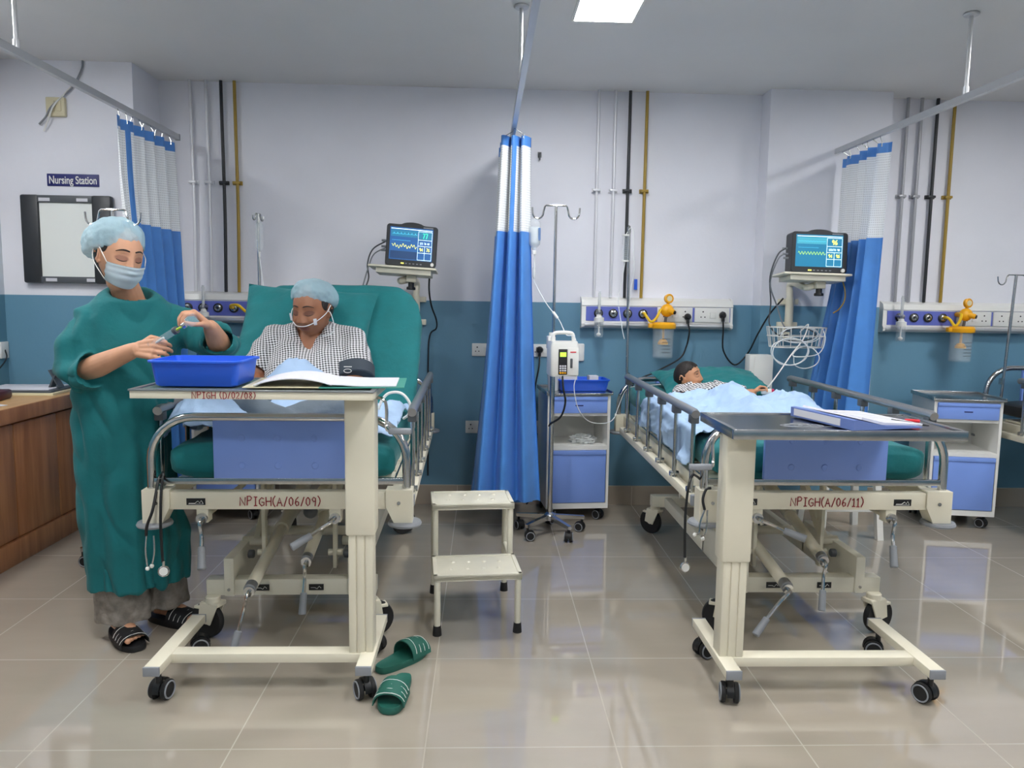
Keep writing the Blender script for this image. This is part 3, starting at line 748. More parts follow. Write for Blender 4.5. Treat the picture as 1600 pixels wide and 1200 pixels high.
def make_bed(label, loc, rz, code, head_z=.9, cr=(.25, .55), under=(-.31, .3), uang=(.15, -.5), knob=(.06, .5), back=0.0, group='hospital beds along the wall'):
    t = thing('hospital_bed', label, 'hospital bed', loc, rz, group)
    # foot end
    b = nb(); box(b, (-.42, -.005, .588), (.42, .045, .656), bev=.004)
    for s in (-1, 1):
        x0, x1 = sorted((s*.405, s*.507))
        p = [(x0, -.014), (x1, -.014), (x1, .06), (x0, .06)]
        xi = s*.03
        rings(b, [[(x+(xi if abs(x) < .45 else 0), y, .537) for x, y in p], [(x, y, .60) for x, y in p], [(x, y, .665) for x, y in p]])
    fb = obj('foot_beam', b, CREAM, t)
    if code:
        b = nb(); h = .034; L = text_len(code, h, .16)
        strokes(b, code, (-L/2+.005, -.0065, .603), (1, 0, 0), (0, 0, 1), h, .0021, jit=.06); obj('lettering', b, REDM, fb)
        for x in (-.31, .31):
            b = nb(); box(b, (x-.035, -.0065, .606), (x+.035, -.004, .632)); q = obj('crank_sticker', b, BLACK, fb)
            b = nb(); tube(b, [(x-.026, -.007, .613), (x-.004, -.007, .613), (x+.008, -.007, .622), (x+.014, -.007, .614), (x+.02, -.007, .624), (x+.027, -.007, .612)], .0012, n=5)
            tube(b, [(x-.028, -.007, .61), (x+.028, -.007, .61)], .0008, n=5)
            add(b, nb())
            me = obj('sticker_mark', b, WHITE, fb)
    for s in (-1, 1):
        for y in (.02, 1.98):
            b = nb(); lathe(b, [(0, 0), (.05, 0), (.064, .006), (.066, .012), (.062, .02), (0, .022)], (s*.475, y, .516 if y < 1 else .54), n=32); obj('bumper', b, GREYP, t)
        b = nb(); cyl(b, (s*.455, -.0135, .615), (s*.455, -.018, .615), .007, n=10); obj('corner_bolt', b, STEEL, t)
    obj('footboard_tube', bow(.022, .655, .94), CHROME, t)
    b = nb(); box(b, (-.247, .012, .703), (.247, .034, .928), bev=.003)
    pn = obj('footboard_panel', b, PANELB, t)
    for x in (-.14, -.005, .135):
        for z in (.755, .862):
            b = nb(); lathe(b, [(0, -.002), (.014, 0), (.011, .003), (.005, .0035), (0, .002)], (x, .012, z), (0, -1, 0), 16); obj('rivet', b, PANELB, pn)
    b = nb(); box(b, (-.472, .012, .682), (.472, .03, .706), bev=.002); obj('footboard_bar', b, STEEL, t)
    # head end
    b = nb(); box(b, (-.42, 1.945, .6), (.42, 1.99, .66), bev=.004)
    for s in (-1, 1): box(b, (s*.455-.05, 1.935, .56), (s*.455+.05, 2.0, .67), bev=.006)
    obj('head_beam', b, CREAM, t)
    obj('headboard_tube', bow(1.97, .66, head_z), CHROME, t)
    b = nb(); box(b, (-.245, 1.96, .69), (.245, 1.982, head_z-.012), bev=.003); obj('headboard_panel', b, PANELB, t)
    # sides
    for s in (-1, 1):
        b = nb(); box(b, (s*.44-.016, .045, .60), (s*.44+.016, 1.945, .662), bev=.003); obj('side_beam', b, CREAM, t)
        b = nb(); box(b, (s*.487-.02, .12, .575), (s*.487+.02, 1.78, .615), bev=.003)
        for y in (.3, .8, 1.3, 1.7): box(b, (s*.462-.012, y, .58), (s*.462+.012, y+.03, .61))
        ledge = obj('rail_ledge', b, CREAM, t)
        b = nb(); box(b, (s*.487-.021, .095, .573), (s*.487+.021, .122, .617), bev=.003); obj('ledge_cap', b, GREYP, ledge)
        b = nb(); tube(b, [(s*.495, .13, .945), (s*.495, .15, .95), (s*.495, 1.62, .95), (s*.495, 1.64, .945)], .018, n=14)
        sr = obj('side_rail', b, DSTEEL, t)
        for k in range(6):
            y = .16+k*.285
            b = nb(); rings(b, [[V((s*.495+.009*cos(a), y+.013*sin(a), z)) for a in [2*pi*q/12 for q in range(12)]] for z in (.61, .945)])
            cyl(b, (s*.495-.014, y, .925), (s*.495+.014, y, .925), .011, n=12); obj('rail_post', b, STEEL, sr)
            b = nb(); box(b, (s*.495-.018, y-.021, .905), (s*.495+.018, y+.021, .94), bev=.004); obj('post_bracket', b, DGREY, sr)
            b = nb(); cyl(b, (s*.495-.02, y, .63), (s*.495+.02, y, .63), .012, n=12); obj('post_pivot', b, STEEL, sr)
    # deck
    b = nb()
    for k in range(9): box(b, (-.42, .08+k*.2, .664), (.42, .25+k*.2, .679), bev=.003)
    obj('mattress_deck', b, CREAM, t)
    if back:
        a = back; u = V((0, cos(a), sin(a))); o = V((0, 1.02, .683)); b = nb(); n = V((0, -sin(a), cos(a)))
        for k in range(4):
            p0 = o+u*(.02+k*.2); p1 = o+u*(.19+k*.2)
            rings(b, [[V((-.42, *q.yz)), V((.42, *q.yz)), V((.42, *(q-n*.012).yz)), V((-.42, *(q-n*.012).yz))] for q in (p0, p1)])
        obj('back_deck', b, CREAM, t)
        b = nb(); e = o+u*.5; cyl(b, (-.25, e.y, e.z-.012), (-.25, 1.5, .66), .014); cyl(b, (.25, e.y, e.z-.012), (.25, 1.5, .66), .014); obj('back_strut', b, CREAM, t)
    # base
    b = nb(); box(b, (-.345, .18, .175), (.345, .24, .243), bev=.004); box(b, (-.345, 1.52, .175), (.345, 1.58, .243), bev=.004)
    for s in (-1, 1): box(b, (s*.25-.02, .17, .176), (s*.25+.02, .72, .335), bev=.004); box(b, (s*.25-.02, .70, .176), (s*.25+.02, 1.59, .236), bev=.004)
    bs = obj('base_frame', b, IVORY, t)
    for s in (-1, 1):
        b = nb(); cyl(b, (s*.25, .168, .205), (s*.25, .163, .205), .006, n=10); obj('bolt', b, STEEL, bs)
        x = s*.11-.01
        b = nb(); box(b, (x-.03, .1755, .197), (x+.03, .179, .222)); obj('base_sticker', b, BLACK, bs)
        b = nb(); tube(b, [(x-.022, .175, .208), (x-.005, .175, .208), (x+.004, .175, .203), (x+.012, .175, .214), (x+.02, .175, .206)], .0011, n=5); obj('base_sticker_mark', b, WHITE, bs)
    for s in (-1, 1):
        bed_wheel(t, s*.315, .17, .18, -s*1.2); bed_wheel(t, s*.315, 1.56, .18, -s*.9-.2)
        for y0, y1 in ((.42, .75), (1.22, 1.5)):
            b = nb(); L = V((0, y1-y0, .27)); n = V((0, -L.z, L.y)).normalized()*.022
            q = [V((s*.2, y0, .33)), V((s*.2, y1, .60))]
            rings(b, [[p+n+V((-.012, 0, 0)), p+n+V((.012, 0, 0)), p-n+V((.012, 0, 0)), p-n+V((-.012, 0, 0))] for p in q])
            cyl(b, (s*.17, y0, .33), (s*.26, y0, .33), .02); cyl(b, (s*.17, y1, .60), (s*.23, y1, .60), .02)
            obj('lift_arm', b, CREAM, t)
        b = nb(); box(b, (s*.15-.008, .33, .235), (s*.15+.008, .37, .60), bev=.002); cyl(b, (s*.15-.03, .35, .30), (s*.15+.03, .35, .30), .014); obj('strut', b, CREAM, t)
        b = nb(); cyl(b, (s*.19, .33, .30), (s*.215, .33, .30), .018, bev=.003); obj('pivot_knob', b, DGREY, t)
    b = nb(); cyl(b, (-.25, .70, .29), (.25, .70, .29), .022); cyl(b, (-.23, 1.22, .33), (.23, 1.22, .33), .022)
    cyl(b, (-.2, .75, .585), (.2, .75, .585), .02); obj('cross_tube', b, IVORY, t)
    # long screw tubes and cranks
    for i, (x, y0, z0, x1, y1, z1, r) in enumerate(((-.125, .02, .262, -.13, 1.2, .44, .0245), (.07, .14, .338, .085, .95, .52, .023))):
        b = nb(); p0 = V((x, y0, z0)); p1 = V((x1, y1, z1)); cyl(b, p0+(p1-p0)*.03, p1, r); cyl(b, p0+(p1-p0)*.45, p1, r*1.35); obj('screw_tube', b, CREAM, t)
        b = nb(); cyl(b, p0, p0+(p1-p0)*.04, r*.98); obj('tube_collar', b, DSTEEL, t)
        crank(t, p0+V((0, .0, -.006)), cr[i], .15 if i == 0 else .12, (V((sin(cr[i]), -.35, -cos(cr[i])))).normalized())
    for i, x in enumerate(under):
        b = nb(); box(b, (x-.022, .0, .535), (x+.022, .05, .59), bev=.003); cyl(b, (x, -.008, .553), (x, .55, .553), .012); obj('crank_bracket', b, CREAM, t)
        crank(t, (x, .0, .553), uang[i], .105, V((sin(uang[i])*1.2, -.5, -cos(uang[i]))).normalized())
    b = nb(); ell(b, (knob[0], .28, knob[1]), (.03, .026, .03), n=24); lathe(b, [(0, 0), (.02, 0), (.02, .03), (0, .03)], (knob[0], .285, knob[1]), (0, 1, 0)); obj('end_cap', b, DGREY, t)
    b = nb(); cyl(b, (knob[0], .3, knob[1]), (knob[0], .8, knob[1]+.02), .03); obj('actuator_tube', b, CREAM, t)
    return t
bed1 = make_bed('hospital bed of the woman, raised backrest, red A/06/09 on its foot beam', (-.775, 2.9, 0), R(1.2), 'NPIGH(A/06/09)', .9, (-.22, -.02), (-.29, .21), (.12, -1.0), (.06, .5), R(56))
bed2 = make_bed('hospital bed of the sleeping child, red A/06/11 on its foot beam', (1.36, 2.93, 0), 0, 'NPIGH(A/06/11)', .9, (-.75, -.15), (-.27, .27), (1.2, -.12), (-.18, .5))
bed3 = make_bed('hospital bed cut off by the right edge, only its head end in view', (3.785, 2.93, 0), 0, None, 1.0)

# ---------------------------------------------------------------- mattresses and pillows
def slab(bm, path, th, hw, n=32, e=.42, ends=.06):
    """rounded mattress swept along (y, z, width factor)"""
    P = [V((0, p[0], p[1])) for p in path]; rs = []
    for i, p in enumerate(P):
        d = (P[min(i+1, len(P)-1)]-P[max(i-1, 0)]).normalized(); nn = V((0, -d.z, d.y)); k = path[i][2]; kt = path[i][3] if len(path[i]) > 3 else 1
        rg = []
        for j in range(n):
            a = 2*pi*j/n; c, s = cos(a), sin(a)
            rg.append(p+V((hw*k*math.copysign(abs(c)**e, c), 0, 0))+nn*(th/2*kt*math.copysign(abs(s)**e, s)))
        rs.append(rg)
    rings(bm, rs)
def cloth_noise(bm, a, sc=5, seed=0):
    bm.normal_update()
    for v in bm.verts:
        q = v.co*sc+V((seed, seed*1.7, 0)); v.co += v.normal*(a*(noise.noise(q)+.5*noise.noise(q*2.3)))
def mattress(label, bed, path, th=.15, hw=.435):
    b = nb(); slab(b, path, th, hw); bmesh.ops.subdivide_edges(b, edges=[e for e in b.edges if e.calc_length() > .06], cuts=2, use_grid_fill=True)
    cloth_noise(b, .007, 6, len(path))
    b.transform(world_of(bed))
    return single('mattress', b, GREEN, label, 'mattress', ang=70)
def dense(path, n=5):
    out = []
    for a, c in zip(path, path[1:]):
        for k in range(n): out.append(tuple(a[i]+(c[i]-a[i])*k/n for i in range(4)))
    return out+[path[-1]]
mz = .683
mattress('green covered mattress with raised back behind the woman', bed1,
    dense([(.055, mz+.078, .93, .5), (.075, mz+.078, .99, .95), (.2, mz+.078, 1, 1), (.8, mz+.078, 1, 1), (.98, mz+.10, 1, 1), (1.08, mz+.2, 1.03, 1), (1.22, mz+.40, 1.06, 1), (1.34, mz+.57, 1.06, 1), (1.40, mz+.655, 1.01, 1), (1.44, mz+.71, .92, .95), (1.465, mz+.745, .80, .75), (1.478, mz+.762, .62, .4)], 4))
mattress('green covered flat mattress under the sleeping child', bed2,
    dense([(.055, mz+.078, .93, .5), (.075, mz+.078, .99, .95), (.3, mz+.078, 1, 1), (1.0, mz+.078, 1, 1), (1.3, mz+.085, 1, 1), (1.82, mz+.125, 1, 1), (1.90, mz+.13, .98, .9), (1.92, mz+.13, .93, .5)], 4))
b = nb()
slab(b, dense([(.055, mz+.06, .93, .5), (.075, mz+.06, .99, .95), (1.0, mz+.06, 1, 1), (1.90, mz+.06, .98, .9), (1.92, mz+.06, .93, .5)], 3), .115, .435); b.transform(world_of(bed3))
single('mattress', b, mat('black_vinyl', '1C1D20', .45), 'dark bare mattress on the bed at the right edge', 'mattress')

def pillow(label, mtx, w, h, th, seed=0, m=GREEN):
    b = nb(); N = 26; tops = []
    for s in (1, -1):
        g = []
        for i in range(N+1):
            r = []
            for j in range(N+1):
                u = -1+2*i/N; v = -1+2*j/N
                e = max(0, (1-abs(u)**2.6)*(1-abs(v)**2.6))**.5
                px = u*(1-.10*(1-abs(v)**1.5)*abs(u)**3*0-.07*(1-v*v)*u*u); pv = v*(1-.07*(1-u*u)*v*v)
                z = s*th/2*e+.018*noise.noise(V((u*2+seed, v*2, s*3)))*e+.015*noise.noise(V((u*5+seed, v*5, s*5)))*min(1, e*2)
                r.append(V((px*w/2, pv*h/2, z)))
            g.append(r)
        tops.append(g)
    for s, g in zip((1, -1), tops):
        vv = [[b.verts.new(p) for p in r] for r in g]
        for i in range(N):
            for j in range(N): b.faces.new((vv[i][j], vv[i+1][j], vv[i+1][j+1], vv[i][j+1]) if s > 0 else (vv[i][j], vv[i][j+1], vv[i+1][j+1], vv[i+1][j]))
    bmesh.ops.remove_doubles(b, verts=b.verts, dist=.0008)
    b.transform(mtx)
    return single('pillow', b, m, label, 'pillow', ang=70)

# ---------------------------------------------------------------- overbed tables
def overbed(label, loc, rz, s, zt, sleeve, top_m, lip_m, code=None, mark=False):
    """s = +1: the column stands at the right end"""
    t = thing('overbed_table', label, 'overbed table', loc, rz, 'overbed tables across the bed ends')
    b = nb(); hx = .357
    for q in (-1, 1): box(b, (q*hx-.0265, -.21, .112), (q*hx+.0265, .23, .143), bev=.002)
    box(b, (-hx, -.105, .106), (hx, -.045, .140), bev=.002)
    obj('base', b, CREAM, t)
    for q in (-1, 1):
        for ya in (-.2135, .225):
            b = nb(); box(b, (q*hx-.0272, ya, .1115), (q*hx+.0272, ya+.0085, .1435), bev=.001); obj('end_cap', b, GREYP, t)
        caster(t, q*hx+.004, -.165, .112, .036, .35*q+.15); caster(t, q*hx, .19, .112, .036, 1.2*q)
    cx = s*.333
    b = nb()
    for k in range(3):
        x = cx-.043+k*.0295; box(b, (x, -.101, .139), (x+.0265, -.022, zt-.06), bev=.004)
    box(b, (cx-.040, -.096, .139), (cx+.040, -.026, zt-.06)); obj('inner_column', b, CREAM, t)
    b = nb(); box(b, (cx-.052, -.108, sleeve), (cx+.052, -.016, zt-.026), bev=.008); obj('column_sleeve', b, CREAM, t)
    y0, y1, x0, x1 = -.21, .19, -.398, .398
    b = nb(); box(b, (x0+.004, y0+.004, zt-.031), (x1-.004, y1-.004, zt-.006), bev=.001); tp = obj('tabletop', b, lip_m[0], t)
    b = nb(); box(b, (x0+.018, y0+.018, zt-.009), (x1-.018, y1-.018, zt-.004)); obj('top_sheet', b, top_m, tp)
    b = nb()
    for lo, hi in (((x0, y0), (x1, y0+.018)), ((x0, y1-.018), (x1, y1)), ((x0, y0+.0181), (x0+.018, y1-.0181)), ((x1-.018, y0+.0181), (x1, y1-.0181))):
        box(b, (*lo, zt-.034 if lip_m[1] is STEEL else zt-.006), (*hi, zt), bev=.0015)
    obj('rim', b, lip_m[1], tp)
    if code:
        b = nb(); strokes(b, code, (x0+.205, y0+.0025, zt-.029), (1, 0, 0), (0, 0, 1), .022, .0014, .16, jit=.05); obj('lettering', b, REDM, tp)
    if mark:
        b = nb(); c = V((-.12, -.09, zt-.0038))
        for rx, ry, dx in ((.075, .035, 0), (.03, .022, -.03), (.02, .022, .01)): tube(b, [c+V((dx+rx*cos(a), ry*sin(a), 0)) for a in [2*pi*k/24 for k in range(24)]], .0014, n=5, closed=True)
        for xx in (.03, .045, .06): tube(b, [c+V((xx, -.025, 0)), c+V((xx, .025, 0))], .0014, n=5)
        tube(b, [c+V((.065, -.02, 0)), c+V((.12, -.02, 0))], .0014, n=5); tube(b, [c+V((-.03, .035, 0)), c+V((-.01, .05, 0)), c+V((.02, .05, 0)), c+V((.04, .034, 0))], .0014, n=5)
        obj('printed_mark', b, GREYP, tp)
    xs = cx+s*.052
    b = nb(); tube(b, spline([(xs-s*.01, -.05, zt-.04), (xs+s*.02, -.052, zt-.045), (xs+s*.034, -.055, zt-.07), (xs+s*.036, -.07, zt-.13), (xs+s*.042, -.085, zt-.15), (xs+s*.07, -.09, zt-.152)], 5), .006, n=8)
    lv = obj('height_lever', b, CHROME, t)
    b = nb(); box(b, (xs+s*.045, -.102, zt-.164), (xs+s*.125, -.078, zt-.142), bev=.007, seg=3); obj('lever_grip', b, GREYP, lv)
    return t
TOPM = mat('grey_green_laminate', '6E7C78', .25, var=.03)
ob1 = overbed('cream overbed table at the woman bed, marked D/02/08, blue tray on it', (-.757, 2.73, 0), 0, 1, 1.092, .57, TOPM, (CREAM, DSTEEL), 'NPIGH (D/02/08)')
ob2 = overbed('steel topped overbed table with a folder at the child bed', (1.228, 2.69, 0), 0, -1, .982, .49, mat('dark_polished_steel', '6F7478', .2, 1), (CREAM, STEEL), None, True)

# ---------------------------------------------------------------- bedside cabinets
def cabinet(label, loc, rz):
    t = thing('bedside_cabinet', label, 'bedside cabinet', loc, rz, 'blue and white bedside cabinets')
    w, d, h = .40, .37, .812; x = w/2; y = d/2; z0 = .085
    b = nb(); box(b, (-x, -y, z0), (-x+.016, y, h)); box(b, (x-.016, -y, z0), (x, y, h)); box(b, (-x+.015, y-.012, z0), (x-.015, y, h))
    box(b, (-x+.015, -y, z0), (x-.015, y-.011, z0+.035)); box(b, (-x+.015, -y, .462), (x-.015, y-.011, .487)); box(b, (-x+.015, -y+.01, .677), (x-.015, y-.011, .69))
    box(b, (-x+.015, -y+.006, .69), (x-.015, -y+.02, h-.002))
    obj('body', b, WHITE, t)
    b = nb(); box(b, (-x-.012, -y-.018, h), (x+.012, y+.005, h+.012), bev=.003)
    for lo, hi in (((-x-.012, -y-.018), (-x-.004, y+.005)), ((x+.004, -y-.018), (x+.012, y+.005)), ((-x-.012, y-.003), (x+.012, y+.005))): box(b, (*lo, h+.01), (*hi, h+.024), bev=.002)
    obj('worktop', b, STEEL, t)
    b = nb(); box(b, (-x+.02, -y-.004, .697), (x-.02, -y+.014, h-.012), bev=.004); dr = obj('drawer', b, BLUE, t)
    b = nb(); box(b, (-x+.02, -y-.010, h-.034), (x-.02, -y-.001, h-.01), bev=.003); obj('drawer_lip', b, BLUE, dr)
    b = nb(); box(b, (-.025, -y-.0055, .742), (.025, -y-.003, .749)); obj('drawer_slot', b, NAVY, dr)
    b = nb(); box(b, (-x+.02, -y-.004, z0+.038), (x-.02, -y+.014, .46), bev=.004); dd = obj('door', b, BLUE, t)
    b = nb(); box(b, (-x+.02, -y-.010, .432), (x-.02, -y-.001, .459), bev=.003); obj('door_lip', b, BLUE, dd)
    for sx in (-1, 1):
        for sy in (-1, 1): caster(t, sx*(x-.04), sy*(y-.045), z0, .032, .5*sx+.2, .016)
    return t
cab2 = cabinet('blue and white bedside cabinet behind the drip stand with infusion pump', (.585, 4.925, 0), R(5.0))
cab3 = cabinet('blue and white bedside cabinet right of the child bed', (3.045, 4.80, 0), R(-10))
cab1 = cabinet('blue and white bedside cabinet hidden behind nurse and left bed', (-1.585, 4.90, 0), 0)

# ---------------------------------------------------------------- step stools
def step_stool(label, loc, rz):
    t = thing('step_stool', label, 'step stool', loc, rz, 'two-step footstools')
    hw = .185
    def tread(name, ya, yb, z):
        b = nb(); box(b, (-hw, ya, z-.026), (hw, yb, z-.003), bev=.003)
        for lo, hi in (((-hw, ya), (hw, ya+.018)), ((-hw, yb-.018), (hw, yb)), ((-hw, ya), (-hw+.018, yb)), ((hw-.018, ya), (hw, yb))): box(b, (*lo, z-.028), (*hi, z), bev=.002)
        p = obj(name, b, IVORY, t)
        b = nb()
        for i in range(4):
            for j in range(2): lathe(b, [(0, 0), (.011, 0), (.007, .004), (0, .005)], (-.11+i*.068+j*.012, ya+.08+j*.085, z-.0035), n=12)
        obj('grip_studs', b, IVORY, p)
    tread('upper_tread', .27, .505, .49); tread('lower_tread', 0, .255, .262)
    for x in (-hw+.016, hw-.016):
        for y, z in ((.016, .24), (.29, .47), (.485, .47)):
            if y == .29: 
                b = nb(); cyl(b, (x, y, .235), (x, y, z), .0135)
                obj('upright', b, IVORY, t); continue
            b = nb(); cyl(b, (x, y, .03), (x, y, z), .0135); lg = obj('leg', b, IVORY, t)
            b = nb(); lathe(b, [(0, 0), (.019, 0), (.0185, .01), (.016, .042), (0, .042)], (x, y, 0), n=18); obj('rubber_foot', b, RUBBER, lg)
        b = nb(); cyl(b, (x, .02, .236), (x, .49, .236), .011); obj('side_bar', b, IVORY, t)
    return t
step_stool('cream two-step footstool standing in front of the middle curtain', (-.012, 3.085, 0), R(5.5))

t = thing('white_stool', 'white stool standing mostly hidden behind the child bed', 'stool', (2.2, 4.55, 0))
b = nb(); box(b, (-.17, -.15, .43), (.17, .15, .46), bev=.01); obj('seat', b, WHITE, t)
for sx in (-1, 1):
    for sy in (-1, 1):
        b = nb(); rings(b, [[(sx*(.15+.03*(1-k))+dx, sy*(.13+.03*(1-k))+dy, z) for dx, dy in ((-.018, -.018), (.018, -.018), (.018, .018), (-.018, .018))] for k, z in ((0, .0), (1, .435))]); obj('leg', b, WHITE, t)
for sy in (-1, 1):
    b = nb(); box(b, (-.16, sy*.155-.012, .17), (.16, sy*.155+.012, .205), bev=.004); obj('stretcher', b, WHITE, t)

# ---------------------------------------------------------------- drip stands and poles
def hooks(b, z, hw, drop=.045, r=.0055, y=0):
    for s in (-1, 1):
        pts = [(0, y, z), (s*hw*.42, y, z), (s*hw*.48, y, z-.008), (s*hw*.53, y, z-drop*.8)]
        c = V((s*hw*.77, y, z-drop*.9))
        pts += [c+V((-s*hw*.235*cos(a), 0, -hw*.26*sin(a))) for a in [pi*k/7 for k in range(0, 8)]]
        pts += [(s*hw*1.02, y, z-.012)]
        tube(b, pts, r, n=8)
def iv_stand(label, loc, ztop, ang):
    t = thing('drip_stand', label, 'drip stand', loc, 0, 'wheeled drip stands')
    b = nb(); cyl(b, (0, 0, .1), (0, 0, 1.2), .0145); obj('lower_pole', b, CHROME, t)
    b = nb(); cyl(b, (0, 0, 1.15), (0, 0, ztop), .0085); obj('upper_pole', b, CHROME, t)
    b = nb(); hooks(b, ztop, .135); obj('hook_bar', b, CHROME, t)
    b = nb(); lathe(b, [(0, .085), (.035, .085), (.035, .115), (.02, .13), (0, .135)], n=20); obj('hub', b, CHROME, t)
    for k in range(5):
        a = ang+2*pi*k/5; c, s = cos(a), sin(a); L = .215
        b = nb(); rings(b, [[V((c*r-s*q*wd, s*r+c*q*wd, z)) for q, z in ((-1, z0), (1, z0), (1, z1), (-1, z1))] for r, wd, z0, z1 in ((.02, .014, .088, .118), (L, .011, .078, .098))])
        lg = obj('base_leg', b, CHROME, t)
        caster(t, c*(L-.012), s*(L-.012), .08, .030, a+.9, .014)
    return t
iv2 = iv_stand('chrome drip stand with infusion pump and saline bottle by the curtain', (.408, 4.5, 0), 1.94, R(-62))
iv1 = iv_stand('chrome drip stand behind the nurse, only its hooks in view', (-1.885, 4.03, 0), 1.82, 0)
def bed_pole(label, x, y, z0, z1, hw=.05, dx=0, turn=70):
    t = thing('bed_drip_pole', label, 'drip pole', (x, y, z0), 0, 'drip poles fixed to the beds')
    b = nb(); cyl(b, (0, 0, 0), (dx, 0, z1-z0), .009, n=14); obj('pole', b, STEEL, t)
    b = nb(); hooks(b, z1-z0, hw, .03, .004)
    b.transform(M.Translation((dx, 0, 0)) @ M.Rotation(R(turn), 4, 'Z')); obj('hook_bar', b, STEEL, t)
    b = nb(); cyl(b, (0, 0, .30), (0, 0, .34), .014); obj('clamp_collar', b, CHROME, t)
    return t
bed_pole('slim steel drip pole at the head of the woman bed', -1.355, 4.72, .60, 1.885, .05, 0)
bed_pole('slim steel drip pole at the head of the child bed', .93, 4.90, .60, 1.87, .05, -.02)
bp3 = bed_pole('steel drip pole at the bed on the right edge', 3.345, 4.82, .60, 1.60, .14, .04, 12)

# ---------------------------------------------------------------- nursing counter
t = thing('nursing_counter', 'brown wooden counter with light top at the left wall', 'counter', (-2.64, 3.5, 0))
b = nb(); box(b, (XL+.006, 2.3, .742), (-2.372, 4.772, .822), bev=.004); obj('countertop', b, [WOODT], t, ws=True)
b = nb(); box(b, (-2.3719, 2.3, .744), (-2.366, 4.772, .820), bev=.002); obj('edge_band', b, WOODF, t, ws=True)
b = nb(); box(b, (XL+.006, 2.32, .1), (-2.425, 4.772, .742)); obj('carcass', b, WOODF, t, ws=True)
for k in range(6):
    y = 4.78-.4*k; b = nb(); box(b, (-2.426, y-.396, .13), (-2.408, y-.003, .725), bev=.003)
    o = obj('front_panel', b, WOODF, t, ws=True)
b = nb(); box(b, (XL+.006, 2.3, 0), (-2.395, 4.772, .125), bev=.003); obj('plinth', b, WOODF, t, ws=True)
# ---------------------------------------------------------------- pillows, sheets
def plane_mtx(bed, c, ang, roll=0, yaw=0):
    u = V((0, cos(ang), sin(ang))); n = V((0, -sin(ang), cos(ang)))
    m = M((V((1, 0, 0)), u, n)).transposed().to_4x4(); m.translation = V(c)
    return world_of(bed) @ m @ M.Rotation(roll, 4, 'Z') @ M.Rotation(yaw, 4, 'Y')
pillow('big green pillow behind the back of the sick woman', plane_mtx(bed1, (-.135, 1.155, 1.215), R(54.7), R(-4)), .70, .56, .16, 2)
pillow('green pillow under the head of the sleeping child', plane_mtx(bed2, (.02, 1.66, .915), R(14), R(3)), .66, .40, .13, 5)

def bedcloth(label, bed, x0, x1, y0, y1, hf, base, edge=.445, seed=0, fold=.014, nx=90, ny=80):
    """sheet lying on a height field, hanging over the mattress edge"""
    b = nb(); g = []
    for i in range(nx+1):
        r = []
        for j in range(ny+1):
            u = x0+(x1-x0)*i/nx; y = y0+(y1-y0)*j/ny
            y += .018*sin(u*9+seed)+.012*sin(u*23+seed*2)
            over = max(0, abs(u)-edge); x = math.copysign(min(abs(u), edge+.012*ss(0, .05, over)), u)
            q = V((u*4.2+seed, y*4.2, seed))
            f = max(0, 1-abs(noise.noise(q*1.1))*2.6)**2*1.1+.5*noise.noise(q*2.2)+.45*max(0, 1-abs(noise.noise(q*2.9))*3)+.3*max(0, 1-abs(noise.noise(q*5+V((9, 3, 1))))*3.2)+.2*noise.noise(q*7)-.3
            z = hf(x, y)
            if over > 0:
                z -= max(0, over-.012); x += math.copysign(fold*1.3*min(1.1, max(0, f))*ss(0, .06, over)+.022*ss(0, .03, over), u)
            else: z += fold*f
            r.append(b.verts.new((x, y, z)))
        g.append(r)
    g2 = []
    for i in range(nx+1):
        u = x0+(x1-x0)*i/nx; k = ss(edge-.01, edge+.03, abs(u)); g2.append([b.verts.new(v.co-V((math.copysign(.004*k, u), 0, .004*(1-k)))) for v in g[i]])
    for i in range(nx):
        for j in range(ny):
            b.faces.new((g[i][j], g[i+1][j], g[i+1][j+1], g[i][j+1])); b.faces.new((g2[i][j+1], g2[i+1][j+1], g2[i+1][j], g2[i][j]))
    rim = [(i, 0) for i in range(nx)]+[(nx, j) for j in range(ny)]+[(i, ny) for i in range(nx, 0, -1)]+[(0, j) for j in range(ny, 0, -1)]
    for (i, j), (k, l) in zip(rim, rim[1:]+rim[:1]): b.faces.new((g[i][j], g2[i][j], g2[k][l], g[k][l]))
    b.transform(world_of(bed))
    return single('bed_sheet', b, BLANK, label, 'bed sheet', ang=180)
def h1(x, y):
    z = .856
    z += .215*gs(x+.10, .21)*gs(y-.77, .13)
    z += .15*gs(x+.37, .14)*gs(y-.30, .17) + .06*gs(x+.16, .2)*gs(y-.62, .12)
    z += .055*gs(x-.36, .10)*gs(y-.52, .22) + .05*gs(x-.15, .16)*gs(y-.66, .12)
    return z
bedcloth('crumpled pale blue sheet over the legs of the sick woman', bed1, -.535, .43, .10, .90, h1, .84, seed=3, fold=.022)
def h2(x, y):
    z = .856
    z += .06*gs(x+.11, .15)*ss(.75, .95, y)*(1-.35*ss(1.0, 1.3, y)) + .04*gs(x+.32, .14)*gs(y-1.0, .3)
    z += .065*gs(x-.27, .10)*gs(y-.98, .13) + .03*gs(x-.13, .07)*gs(y-1.02, .08) + .05*gs(x-.05, .12)*gs(y-.75, .15)
    z += .085*gs(x+.11, .085)*ss(1.1, .92, y)*ss(.3, .5, y) + .06*gs(x-.15, .09)*ss(1.0, .9, y)*ss(.4, .6, y)
    return z
bedcloth('crumpled pale blue sheet covering the sleeping child', bed2, -.60, .36, .26, 1.345, h2, .84, edge=.435, seed=8, fold=.021, nx=130, ny=140)

